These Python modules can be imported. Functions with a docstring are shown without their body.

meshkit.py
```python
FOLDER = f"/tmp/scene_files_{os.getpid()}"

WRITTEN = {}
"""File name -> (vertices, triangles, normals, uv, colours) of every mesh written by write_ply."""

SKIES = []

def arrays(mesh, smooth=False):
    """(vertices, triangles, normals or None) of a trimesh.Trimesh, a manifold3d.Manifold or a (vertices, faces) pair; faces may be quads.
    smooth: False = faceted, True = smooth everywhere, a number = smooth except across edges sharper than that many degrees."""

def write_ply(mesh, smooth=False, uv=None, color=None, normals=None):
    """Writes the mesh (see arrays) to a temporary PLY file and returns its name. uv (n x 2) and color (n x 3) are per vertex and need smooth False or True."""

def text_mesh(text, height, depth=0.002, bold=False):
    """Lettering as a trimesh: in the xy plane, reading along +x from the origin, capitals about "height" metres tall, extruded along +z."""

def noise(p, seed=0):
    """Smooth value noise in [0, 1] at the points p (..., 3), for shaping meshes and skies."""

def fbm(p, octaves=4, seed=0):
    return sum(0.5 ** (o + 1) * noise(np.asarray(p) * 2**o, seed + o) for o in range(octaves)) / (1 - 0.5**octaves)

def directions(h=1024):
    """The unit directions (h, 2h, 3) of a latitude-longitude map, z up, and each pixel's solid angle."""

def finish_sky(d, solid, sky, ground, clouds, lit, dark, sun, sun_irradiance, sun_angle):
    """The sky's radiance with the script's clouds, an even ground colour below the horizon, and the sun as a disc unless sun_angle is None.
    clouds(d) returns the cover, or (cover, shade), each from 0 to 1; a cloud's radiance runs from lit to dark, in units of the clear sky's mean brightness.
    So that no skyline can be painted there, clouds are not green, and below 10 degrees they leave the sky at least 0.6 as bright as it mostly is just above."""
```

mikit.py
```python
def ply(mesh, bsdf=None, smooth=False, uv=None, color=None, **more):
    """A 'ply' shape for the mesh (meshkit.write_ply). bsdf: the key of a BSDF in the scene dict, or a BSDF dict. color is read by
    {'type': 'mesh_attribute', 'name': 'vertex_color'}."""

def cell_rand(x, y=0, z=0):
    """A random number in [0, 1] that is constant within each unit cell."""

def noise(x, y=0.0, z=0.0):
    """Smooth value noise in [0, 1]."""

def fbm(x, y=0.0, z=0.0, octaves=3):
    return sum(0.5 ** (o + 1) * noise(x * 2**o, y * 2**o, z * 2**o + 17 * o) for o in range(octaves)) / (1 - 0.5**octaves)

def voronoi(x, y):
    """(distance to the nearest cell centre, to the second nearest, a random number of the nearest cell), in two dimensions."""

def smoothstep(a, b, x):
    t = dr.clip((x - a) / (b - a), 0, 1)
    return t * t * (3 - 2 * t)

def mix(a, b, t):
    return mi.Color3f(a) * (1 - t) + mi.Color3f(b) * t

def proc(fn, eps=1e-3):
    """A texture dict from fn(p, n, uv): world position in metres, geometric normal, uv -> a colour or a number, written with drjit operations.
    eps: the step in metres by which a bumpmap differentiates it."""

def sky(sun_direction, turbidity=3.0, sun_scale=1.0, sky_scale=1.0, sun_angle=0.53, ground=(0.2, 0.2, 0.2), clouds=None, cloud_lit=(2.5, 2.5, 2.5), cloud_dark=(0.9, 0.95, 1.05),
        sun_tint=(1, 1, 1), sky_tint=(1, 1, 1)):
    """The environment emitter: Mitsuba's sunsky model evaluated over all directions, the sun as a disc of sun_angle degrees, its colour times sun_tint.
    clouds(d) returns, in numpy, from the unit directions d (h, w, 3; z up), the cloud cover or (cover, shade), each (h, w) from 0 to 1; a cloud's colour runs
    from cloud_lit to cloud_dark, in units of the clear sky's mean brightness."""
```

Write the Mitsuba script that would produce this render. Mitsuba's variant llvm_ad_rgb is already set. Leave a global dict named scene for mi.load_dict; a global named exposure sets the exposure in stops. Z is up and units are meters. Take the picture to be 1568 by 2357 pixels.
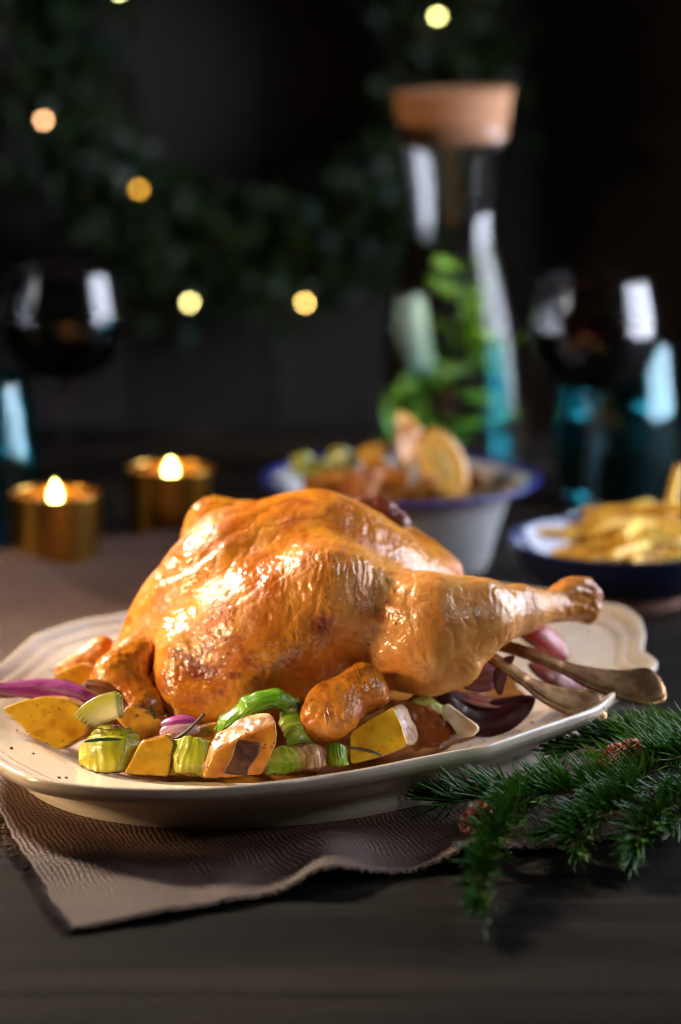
import math, random
import numpy as np, trimesh, manifold3d
from scipy.interpolate import PchipInterpolator, CubicSpline
from scipy.spatial import cKDTree
import drjit as dr
import mitsuba as mi
import mikit, meshkit
from mikit import proc, noise, fbm, smoothstep, mix

rng = np.random.default_rng(7)
T = mi.ScalarTransform4f
scene, labels = {}, {}

# ------------------------------------------------------------------ camera, lamps, exposure
PITCH = math.atan(1328.5 / 6530)
EYE = [0, 0, 0.42]
scene['camera'] = {'type': 'thinlens', 'fov': math.degrees(2 * math.atan(784 / 6530)), 'fov_axis': 'x', 'aperture_radius': 0.0125, 'focus_distance': 1.38,
                   'near_clip': 0.05, 'far_clip': 20.0,
                   'to_world': T().look_at(origin=EYE, target=[0, math.cos(PITCH), 0.42 - math.sin(PITCH)], up=[0, 0, 1])}
exposure = -0.2
# position, aim, size, radiance, depth of the four flaps of the hood (right, left, top, bottom as seen from behind the lamp), picks, label
LAMPS = [((-1.52, 1.10, 0.62), (-0.03, 1.41, 0.06), (0.26, 0.26), (180, 126, 72), (0.34, 0.34, 0.34, 0.34), 9.0, 'small warm lamp box at the left of the table, nearer the viewer'),
         ((0.95, 1.93, 0.50), (0.0, 1.86, 0.42), (0.92, 0.96), (9.8, 10.6, 12.8), (0.52, 0.45, 0.10, 0.05), 8.0, 'large cool lamp box standing to the right of the table'),
         ((-0.97, 2.36, 0.90), (-0.10, 1.34, 0.03), (0.17, 0.17), (740, 615, 475), (0.56, 0.56, 0.56, 0.56), 8.0, 'smallest lamp box, behind the table at the left'),
         ((0.62, 0.80, 0.66), (0.125, 1.32, 0.02), (0.16, 0.16), (20, 21, 22), (0.34, 0.34, 0.34, 0.34), 4.0, 'small cool lamp box at the right of the table, nearer the viewer')]


def panel_frame(pos, aim):
    n = np.array(aim, float) - pos
    n /= np.linalg.norm(n)
    x = np.cross([0, 0, 1], n)
    x /= np.linalg.norm(x)
    return np.array(pos, float), x, np.cross(n, x), n


def softbox(key, pos, aim, size, rgb, hood, weight, label):
    p, x, y, n = panel_frame(pos, aim)

    def quad(d, k, m):
        return np.array([p + n * d + sx * (size[0] / 2 * k + m) * x + sy * (size[1] / 2 * k + m) * y for sx, sy in ((-1, -1), (1, -1), (1, 1), (-1, 1))])
    scene[key + '__diffuser'] = {**mikit.ply((quad(0, 1, 0), np.array([[0, 1, 2], [0, 2, 3]])), 'black_cloth'),
                                 'emitter': {'type': 'area', 'radiance': {'type': 'rgb', 'value': list(rgb)}, 'sampling_weight': weight}}
    hx, hy = size[0] / 2 + 0.01, size[1] / 2 + 0.01
    v, f = [], []
    for sx, sy, d in ((1, 0, hood[0]), (-1, 0, hood[1]), (0, 1, hood[2]), (0, -1, hood[3])):
        c0, u = p + sx * hx * x + sy * hy * y, (hy * y if sx else hx * x)
        f += [[len(v), len(v) + 1, len(v) + 2, len(v) + 3]]
        v += [c0 - u - n * 0.003, c0 + u - n * 0.003, c0 + u + n * d, c0 - u + n * d]
    back = quad(-0.003, 1, 0.01)
    k = len(v)
    v = np.vstack([v, back, quad(-0.22, 0.4, 0)])
    f += [[k + i, k + (i + 1) % 4, k + (i + 1) % 4 + 4, k + i + 4] for i in range(4)] + [[k + 4, k + 5, k + 6, k + 7]]
    scene[key + '__housing'] = mikit.ply((v, np.array(f)), 'black_cloth')
    pole = trimesh.creation.cylinder(0.012, segment=[p - n * 0.2, [*(p - n * 0.2)[:2], -0.72]], sections=12)
    scene[key + '__stand'] = mikit.ply(pole, 'black_cloth')
    labels[key] = {'label': label, 'category': 'lamp'}


scene['black_cloth'] = {'type': 'twosided', 'bsdf': {'type': 'diffuse', 'reflectance': {'type': 'rgb', 'value': [0.02, 0.02, 0.02]}}}
for i_, l_ in enumerate(LAMPS):
    softbox('softbox' + (f'_{i_:03d}' if i_ else ''), *l_)
fb = trimesh.creation.box((0.006, 0.62, 0.40))
fb.apply_translation((-0.27, 0.935, 0.203))
scene['flag_board'] = mikit.ply(fb, 'black_cloth')
labels['flag_board'] = {'label': 'black board standing on the table that shades the near part from the lamp', 'category': 'board'}

D = {'RIM': [(-3.038, 1.0357), (-2.928, 1.0373), (-2.783, 1.0325), (-2.676, 1.0254), (-2.516, 1.0052), (-2.312, 0.9831), (-2.102, 0.9639), (-1.984, 0.9745), (-1.947, 0.9895),
         (-1.901, 0.9827), (-1.786, 0.9759), (-1.663, 0.9842), (-1.537, 1.0069), (-1.377, 0.9887), (-1.104, 1.0334), (-0.967, 0.9803), (-0.753, 1.0095), (-0.597, 1.0377),
         (-0.45, 1.0474), (-0.408, 1.0134), (1.366, 0.9641), (1.486, 1.0133), (1.638, 1.0187), (1.748, 0.9836), (1.85, 0.9523), (1.946, 0.9374), (2.983, 1.0008), (3.133, 1.0305)],
 'BODY': [(-0.1078, 1.455, 0.0415, 0.0167, -0.0817, 1.465, 0.058, 0.0287), (-0.0817, 1.465, 0.058, 0.0287, -0.0495, 1.47, 0.0722, 0.0477),
          (-0.0495, 1.47, 0.0722, 0.0477, -0.0148, 1.475, 0.0734, 0.0538), (-0.0148, 1.475, 0.0734, 0.0538, 0.0153, 1.475, 0.0675, 0.044),
          (0.0153, 1.475, 0.0675, 0.044, 0.0445, 1.48, 0.0686, 0.0238), (-0.0707, 1.425, 0.0493, 0.0262, -0.0369, 1.425, 0.0609, 0.036),
          (-0.0369, 1.425, 0.0609, 0.036, -0.0065, 1.42, 0.0829, 0.0326), (-0.0768, 1.41, 0.0348, 0.0162, -0.0498, 1.405, 0.0385, 0.0204)],
 'LEG': [(0.0059, 1.45, 0.0676, 0.024, 0.0327, 1.42, 0.0742, 0.0228), (0.0326, 1.415, 0.0726, 0.0243, 0.0489, 1.405, 0.0728, 0.0241),
         (0.0489, 1.405, 0.0785, 0.0232, 0.0702, 1.41, 0.0789, 0.0173), (0.0702, 1.41, 0.0789, 0.0173, 0.0914, 1.43, 0.0777, 0.0109),
         (0.0914, 1.43, 0.0777, 0.0109, 0.1181, 1.455, 0.0739, 0.0078), (0.0444, 1.398, 0.062, 0.018, 0.0633, 1.402, 0.0622, 0.0094),
         (0.0302, 1.408, 0.0583, 0.0172, 0.0488, 1.398, 0.0568, 0.0133), (0.0597, 1.395, 0.0594, 0.009, 0.0646, 1.39, 0.0543, 0.0043)],
 'KNUCKLE': [(0.1182, 1.457, 0.0769, 0.0089, 0.1289, 1.462, 0.0786, 0.0085), (0.1266, 1.46, 0.071, 0.0085, 0.1305, 1.46, 0.0682, 0.0063),
             (0.1227, 1.462, 0.08, 0.0067, 0.1332, 1.465, 0.0751, 0.0054)],
 'FARLEG': [(0.0275, 1.51, 0.0834, 0.0173, 0.0473, 1.5, 0.0869, 0.0087), (0.0473, 1.5, 0.0869, 0.0087, 0.0598, 1.49, 0.0867, 0.0039),
            (0.0273, 1.5, 0.0881, 0.0138, 0.0345, 1.51, 0.0931, 0.0116)],
 'TAIL': [(0.0121, 1.515, 0.115, 0.0051, 0.0227, 1.515, 0.1114, 0.007), (0.0227, 1.515, 0.1114, 0.0074, 0.0317, 1.51, 0.1057, 0.0055),
          (0.0287, 1.515, 0.1066, 0.007, 0.0317, 1.51, 0.1023, 0.0042), (0.0014, 1.49, 0.1246, 0.0027, 0.0037, 1.49, 0.1232, 0.0025)],
 'WINGFAR': [(-0.0713, 1.535, 0.0995, 0.0136, -0.0753, 1.53, 0.0888, 0.0117), (-0.0682, 1.535, 0.1012, 0.0132, -0.05, 1.53, 0.1045, 0.0103),
             (-0.0752, 1.53, 0.0912, 0.0108, -0.0773, 1.52, 0.0739, 0.0116)],
 'WINGNEAR': [(-0.0048, 1.372, 0.0407, 0.012, 0.0105, 1.376, 0.049, 0.0114), (-0.0095, 1.364, 0.0373, 0.0088, -0.0143, 1.362, 0.03, 0.0046),
              (-0.0048, 1.37, 0.0412, 0.0113, -0.0106, 1.364, 0.0373, 0.0092), (0.0118, 1.382, 0.051, 0.0089, 0.0179, 1.376, 0.0459, 0.0051),
              (0.0013, 1.36, 0.0391, 0.0071, -0.0073, 1.358, 0.0325, 0.005)],
 'WINGLEFT': [(-0.1153, 1.418, 0.0442, 0.0135, -0.1059, 1.43, 0.0527, 0.0109), (-0.1153, 1.418, 0.0419, 0.013, -0.1011, 1.405, 0.0327, 0.0112),
              (-0.1473, 1.47, 0.0333, 0.0059, -0.1274, 1.47, 0.0448, 0.0081)],
 'KEEL': [(-0.1108, 1.453, 0.0633), (-0.0969, 1.454, 0.0807), (-0.0708, 1.439, 0.1027), (-0.0508, 1.448, 0.1154), (-0.0284, 1.464, 0.1253), (-0.0055, 1.472, 0.1272)],
 'CREASE': [(-0.1032, 1.441, 0.0569), (-0.0998, 1.439, 0.0457), (-0.0982, 1.446, 0.0297), (-0.0884, 1.398, 0.0312)],
 'SPOT': {'wr': (0.0013, 1.392, 0.0996),
          'bl': (-0.0085, 1.387, 0.0795),
          'th': (0.0233, 1.394, 0.0834),
          'wing': (-0.1099, 1.407, 0.0517),
          'low': (-0.0581, 1.391, 0.0514),
          'low2': (-0.0761, 1.4, 0.0558),
          'pale': (0.0492, 1.384, 0.0892),
          'shin': (0.0877, 1.407, 0.086),
          'lowthigh': (0.0384, 1.381, 0.0585),
          'top': (-0.0147, 1.469, 0.1278),
          'vent': (0.0333, 1.454, 0.1029),
          'wl': (-0.086, 1.421, 0.0712)},
 'P': {'p1': {'front': [(-0.1716, 1.3862, 0.0361), (-0.1613, 1.3889, 0.0406), (-0.1499, 1.3898, 0.0421), (-0.1397, 1.3892, 0.0411), (-0.1328, 1.3872, 0.0376),
                        (-0.1271, 1.3831, 0.0308), (-0.128, 1.3796, 0.025), (-0.1357, 1.3771, 0.0207), (-0.1434, 1.375, 0.0172), (-0.149, 1.3759, 0.0188),
                        (-0.1578, 1.3797, 0.0252), (-0.1664, 1.3839, 0.0322)],
              'push': (0.014, 0.022, -0.004),
              'shrink': 0.75},
       'p2': {'front': [(-0.1134, 1.3827, 0.0329), (-0.1068, 1.3864, 0.0385), (-0.0988, 1.3843, 0.0354), (-0.0874, 1.3809, 0.0303), (-0.0912, 1.3773, 0.0247),
                        (-0.1001, 1.375, 0.0213), (-0.1059, 1.3778, 0.0255)],
              'push': (0.004, 0.018, -0.004),
              'shrink': 0.85},
       'p3': {'front': [(-0.1063, 1.3376, 0.0167), (-0.0981, 1.3452, 0.0308), (-0.0853, 1.3467, 0.0337), (-0.0821, 1.3448, 0.0301), (-0.085, 1.337, 0.0155)],
              'push': (0.004, 0.016, -0.002),
              'shrink': 0.85},
       'p4': {'front': [(-0.0839, 1.3649, 0.0242), (-0.0719, 1.369, 0.0305), (-0.0631, 1.371, 0.0335), (-0.0581, 1.3711, 0.0337), (-0.0573, 1.3664, 0.0265),
                        (-0.0659, 1.3639, 0.0227), (-0.0788, 1.362, 0.0199)],
              'push': (0, 0.015, -0.004),
              'shrink': 0.85},
       'p5': {'front': [(-0.0619, 1.3335, 0.0283), (-0.0518, 1.3353, 0.0343), (-0.0391, 1.3368, 0.0394), (-0.0314, 1.3376, 0.0418), (-0.031, 1.3356, 0.0354),
                        (-0.0331, 1.3335, 0.0283), (-0.0386, 1.3304, 0.018), (-0.0576, 1.33, 0.0168), (-0.067, 1.3301, 0.0172)],
              'push': (-0.004, 0.017, 0.006),
              'shrink': 0.8},
       'p6': {'front': [(0.0041, 1.3584, 0.0313), (0.0153, 1.3616, 0.038), (0.0257, 1.364, 0.0431), (0.0298, 1.3607, 0.036), (0.0332, 1.3557, 0.0255), (0.0207, 1.3536, 0.021),
                        (0.0047, 1.352, 0.0177)],
              'push': (0.01, 0.018, -0.002),
              'shrink': 0.82},
       'p7': {'front': [(0.0211, 1.3846, 0.0376), (0.0255, 1.3862, 0.0401), (0.0356, 1.3865, 0.0405), (0.0448, 1.3844, 0.0373), (0.0506, 1.3811, 0.0323), (0.0584, 1.377, 0.0262),
                        (0.0518, 1.3745, 0.0223), (0.0373, 1.372, 0.0185), (0.0297, 1.3768, 0.0258)],
              'push': (0.004, 0.018, -0.003),
              'shrink': 0.82},
       'p0': {'front': [(-0.15, 1.4392, 0.0405), (-0.1443, 1.4405, 0.0429), (-0.1353, 1.4418, 0.0454), (-0.1295, 1.4405, 0.0429), (-0.1304, 1.4355, 0.0337),
                        (-0.1418, 1.435, 0.0327)],
              'push': (0.002, 0.02, -0.004),
              'shrink': 0.85},
       'p8': {'front': [(-0.0291, 1.3676, 0.0261), (-0.0204, 1.3689, 0.028), (-0.0106, 1.367, 0.0252), (-0.0117, 1.362, 0.0176), (-0.0269, 1.362, 0.0176)],
              'push': (0, 0.012, -0.003),
              'shrink': 0.85},
       'p9': {'front': [(0.0451, 1.4165, 0.0353), (0.0529, 1.417, 0.0361), (0.0619, 1.4149, 0.033), (0.0595, 1.41, 0.0255), (0.0483, 1.41, 0.0255)],
              'push': (0, 0.014, -0.004),
              'shrink': 0.85},
       'p10': {'front': [(-0.1287, 1.4027, 0.0368), (-0.1187, 1.404, 0.0387), (-0.1075, 1.4024, 0.0364), (-0.105, 1.3963, 0.0271), (-0.1227, 1.395, 0.0251)],
               'push': (0, 0.014, -0.004),
               'shrink': 0.85},
       'g1': {'front': [(0.0499, 1.3811, 0.0386), (0.0543, 1.3822, 0.0403), (0.0595, 1.3801, 0.0371), (0.0662, 1.3772, 0.0327), (0.0696, 1.3749, 0.0293), (0.0663, 1.3725, 0.0256),
                        (0.0593, 1.372, 0.0249), (0.0552, 1.376, 0.031)],
              'push': (0.002, 0.012, -0.003),
              'shrink': 0.7}},
 'S': {'onion_left': [(-0.1799, 1.405, 0.0431), (-0.1654, 1.405, 0.0431), (-0.1476, 1.405, 0.0431), (-0.1318, 1.401, 0.04), (-0.1184, 1.399, 0.036), (-0.1079, 1.401, 0.0368)],
       'onion_left2': [(-0.1783, 1.418, 0.0349), (-0.1625, 1.418, 0.0391), (-0.149, 1.418, 0.0414), (-0.1378, 1.418, 0.0396), (-0.1278, 1.418, 0.0345)],
       'onion_brown': [(-0.1318, 1.402, 0.045), (-0.1207, 1.402, 0.0439), (-0.1097, 1.402, 0.0397), (-0.0997, 1.402, 0.0351), (-0.0887, 1.402, 0.0301)],
       'pink': [(-0.0902, 1.366, 0.0289), (-0.0843, 1.366, 0.032), (-0.0778, 1.366, 0.0329), (-0.0707, 1.366, 0.0298)],
       'leek_green': [(-0.058, 1.362, 0.0296), (-0.0527, 1.362, 0.0399), (-0.0445, 1.362, 0.0468), (-0.0358, 1.362, 0.0499), (-0.0289, 1.362, 0.0497), (-0.025, 1.362, 0.0452)],
       'leek_up': [(-0.0251, 1.364, 0.0447), (-0.0237, 1.36, 0.0384), (-0.0206, 1.354, 0.0301), (-0.0181, 1.352, 0.024)],
       'leek_up_in': [(-0.0251, 1.366, 0.0432), (-0.0238, 1.362, 0.0378), (-0.0207, 1.356, 0.0295), (-0.0181, 1.354, 0.0234)],
       'leek_low': [(-0.0209, 1.336, 0.018), (-0.0217, 1.338, 0.0247), (-0.023, 1.342, 0.0309)],
       'leek_yel': [(-0.0759, 1.338, 0.0165), (-0.075, 1.34, 0.0241), (-0.0734, 1.344, 0.0329)],
       'leek_roll': [(-0.1138, 1.343, 0.0173), (-0.1142, 1.345, 0.0249), (-0.1152, 1.351, 0.0332)],
       'leek_end': [(0.0, 1.348, 0.018), (-0.0006, 1.35, 0.0228), (-0.0013, 1.354, 0.0274)],
       'frill': [(0.0357, 1.392, 0.0393), (0.0454, 1.392, 0.0374), (0.0521, 1.392, 0.031), (0.0588, 1.392, 0.0228)],
       'onion_dark': [(0.0495, 1.409, 0.0415), (0.0592, 1.405, 0.0334), (0.0726, 1.405, 0.0274), (0.0882, 1.405, 0.0311), (0.1, 1.409, 0.0364)],
       'onion_dark_in': [(0.0562, 1.414, 0.0383), (0.0661, 1.41, 0.0343), (0.0773, 1.41, 0.032), (0.0909, 1.414, 0.0337)],
       'onion_back': [(0.0627, 1.425, 0.0377), (0.069, 1.425, 0.0423), (0.0779, 1.425, 0.0458), (0.087, 1.425, 0.0423)],
       'onion_strip': [(0.0823, 1.412, 0.0366), (0.0817, 1.412, 0.0458), (0.0843, 1.412, 0.0527), (0.0894, 1.412, 0.0568)],
       'red_a': [(0.0963, 1.505, 0.0452), (0.1058, 1.505, 0.0481), (0.1166, 1.505, 0.0413), (0.1239, 1.505, 0.031)],
       'red_b': [(0.0996, 1.462, 0.0397), (0.1123, 1.462, 0.0361), (0.124, 1.462, 0.0302), (0.131, 1.462, 0.0254)],
       'pink_b': [(0.114, 1.448, 0.0363), (0.1205, 1.448, 0.0315), (0.1297, 1.448, 0.0292)],
       'burnt': [(-0.0444, 1.33, 0.0357), (-0.046, 1.328, 0.031), (-0.0487, 1.326, 0.0261), (-0.0509, 1.326, 0.0197)],
       'needles': [[(-0.1259, 1.338, 0.0329), (-0.1178, 1.338, 0.0342), (-0.1071, 1.338, 0.034)], [(0.0034, 1.344, 0.0281), (0.013, 1.344, 0.027), (0.0214, 1.344, 0.0236)],
                   [(-0.0955, 1.37, 0.043), (-0.0938, 1.37, 0.039), (-0.0928, 1.37, 0.0354)]],
       'rosemary': [(-0.0857, 1.352, 0.0289), (-0.0771, 1.352, 0.0333), (-0.0723, 1.352, 0.0378), (-0.0673, 1.352, 0.0431)],
       'fork': [(0.0678, 1.452, 0.0584), (0.081, 1.442, 0.0566), (0.1008, 1.432, 0.0526), (0.121, 1.428, 0.0451), (0.1435, 1.426, 0.0393), (0.1674, 1.428, 0.0388)],
       'spoon': [(0.0598, 1.425, 0.0632), (0.0729, 1.417, 0.0583), (0.0882, 1.409, 0.05), (0.0992, 1.405, 0.0431), (0.1147, 1.403, 0.0367), (0.1354, 1.405, 0.0334)]},
 'L1': {'c': (-0.1151, 1.362, 0.0251)},
 'PINE': [[(0.1081, 1.3428, 0.02), (0.0853, 1.286, 0.022), (0.0709, 1.2455, 0.02), (0.0616, 1.1956, 0.014), (0.0597, 1.1557, 0.01)],
          [(0.0871, 1.3136, 0.02), (0.0719, 1.3029, 0.02), (0.0575, 1.3053, 0.016), (0.0424, 1.3224, 0.014)],
          [(0.1359, 1.3428, 0.02), (0.1152, 1.3004, 0.024), (0.0961, 1.2934, 0.024), (0.0771, 1.2855, 0.02)],
          [(0.1685, 1.3664, 0.022), (0.1401, 1.3009, 0.026), (0.121, 1.2723, 0.022), (0.0977, 1.2576, 0.014)],
          [(0.1709, 1.3147, 0.024), (0.1495, 1.2723, 0.022), (0.1366, 1.2453, 0.018), (0.1321, 1.2286, 0.01)],
          [(0.1852, 1.362, 0.03), (0.1643, 1.332, 0.032), (0.1473, 1.3314, 0.03), (0.1271, 1.3412, 0.026)],
          [(0.1895, 1.3798, 0.034), (0.1713, 1.3558, 0.034), (0.1571, 1.3629, 0.032), (0.1396, 1.3833, 0.028)],
          [(0.1958, 1.3428, 0.02), (0.1674, 1.2855, 0.02), (0.152, 1.258, 0.016)], [(0.1624, 1.4298, 0.02), (0.1441, 1.383, 0.024), (0.1293, 1.389, 0.02), (0.1116, 1.387, 0.016)],
          [(0.1435, 1.2924, 0.02), (0.1251, 1.2719, 0.02), (0.1098, 1.258, 0.016), (0.1083, 1.238, 0.01)]],
 'CONES': [(0.0604, 1.255, 0.018), (0.0652, 1.2523, 0.022), (0.1325, 1.3202, 0.03), (0.1406, 1.3276, 0.03), (0.1307, 1.322, 0.024)],
 'FL': (-0.1153, 1.1562),
 'XY': {'cup1': (-0.1866, 1.82, 0.0629),
        'cup2': (-0.1163, 1.91, 0.0644),
        'wine1': (0.1835, 2.03, 0.1407),
        'wine2': (-0.205, 2.08, 0.1371),
        'carafe': (0.087, 2.18, 0.1741),
        'bowl': (0.0399, 1.88, 0.0616),
        'navy': (0.1829, 1.78, 0.0375),
        'tum1': (0.2076, 2.1, 0.0522),
        'tum2': (-0.2533, 1.915, 0.0846)},
 'BULBS': [(-0.2724, 2.62, 0.2534), (-0.1857, 2.62, 0.1902), (-0.14, 2.62, 0.0852), (-0.0331, 2.62, 0.0852), (0.0882, 2.62, 0.3475), (-0.2009, 2.62, 0.3705)],
 'WREATH': (-0.0825, 2.67, 0.3011),
 'BOWLFOOD': [(0.0669, 1.835, 0.0783), (0.041, 1.87, 0.0866), (0.022, 1.86, 0.0796), (0.0274, 1.83, 0.0676), (0.0505, 1.84, 0.0657), (0.0017, 1.87, 0.0748),
              (-0.0127, 1.85, 0.0711), (0.0854, 1.85, 0.0638), (-0.0069, 1.83, 0.0662), (0.013, 1.81, 0.0686), (-0.0246, 1.88, 0.0699), (0.0431, 1.9, 0.0842)]}


# ------------------------------------------------------------------ helpers
def put(key, mesh, bsdf, smooth=True, label=None, cat=None, group=None, kind=None, color=None, uv=None, **more):
    k, n = key, 0
    while k in scene:
        n += 1
        k = f'{key}_{n:03d}'
    scene[k] = mikit.ply(mesh, bsdf, smooth=smooth, color=color, uv=uv, **more)
    tag(k, label, cat, group, kind)
    return k


def tag(k, label=None, cat=None, group=None, kind=None):
    d = {a: b for a, b in (('label', label), ('category', cat), ('group', group), ('kind', kind)) if b}
    if d:
        labels[k] = {**labels.get(k, {}), **d}


def vcol(**kw):
    return {'type': 'principled', 'base_color': {'type': 'mesh_attribute', 'name': 'vertex_color'}, **kw}


def bump(inner, fn, scale=1.0, eps=3e-4):
    return {'type': 'bumpmap', 'arbitrary': proc(fn, eps), 'scale': scale, 'bsdf': inner}


def rgb(*c):
    return {'type': 'rgb', 'value': list(c)}


def lerp(a, b, t):
    t = np.asarray(t)[..., None]
    return np.asarray(a) * (1 - t) + np.asarray(b) * t


def sstep(a, b, x):
    t = np.clip((x - a) / (b - a), 0, 1)
    return t * t * (3 - 2 * t)


def nz(p, scale, seed=0, octaves=3):
    return meshkit.fbm(np.asarray(p) / scale, octaves, seed)


def grid_faces(nu, nv, closed_u=False, closed_v=False):
    i, j = np.meshgrid(np.arange(nu if closed_u else nu - 1), np.arange(nv if closed_v else nv - 1), indexing='ij')
    i1, j1 = (i + 1) % nu, (j + 1) % nv
    q = np.stack([i * nv + j, i1 * nv + j, i1 * nv + j1, i * nv + j1], -1).reshape(-1, 4)
    return np.vstack([q[:, [0, 1, 2]], q[:, [0, 2, 3]]])


def outward(v, f):
    m = trimesh.Trimesh(v, f, process=False)
    return (v, f[:, ::-1]) if m.volume < 0 else (v, f)


def lathe(profile, center=(0, 0, 0), sections=72, close=True):
    """profile: (r, z) points; closed back on itself when close (a solid of revolution)."""
    pr = np.asarray(profile, float)
    a = np.arange(sections) * 2 * np.pi / sections
    r = np.maximum(pr[:, 0], 1e-5)
    v = np.stack([r[:, None] * np.cos(a), r[:, None] * np.sin(a), np.repeat(pr[:, 1:], sections, 1)], -1).reshape(-1, 3) + center
    f = grid_faces(len(pr), sections, close, True)
    return outward(v, f) if close else (v, f[:, ::-1])


def curve(pts, n=24):
    p = np.asarray(pts, float)
    s = np.r_[0, np.cumsum(np.linalg.norm(np.diff(p, axis=0), axis=1))]
    if len(p) == 2:
        return np.linspace(p[0], p[1], n)
    return CubicSpline(s / s[-1], p)(np.linspace(0, 1, n))


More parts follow.
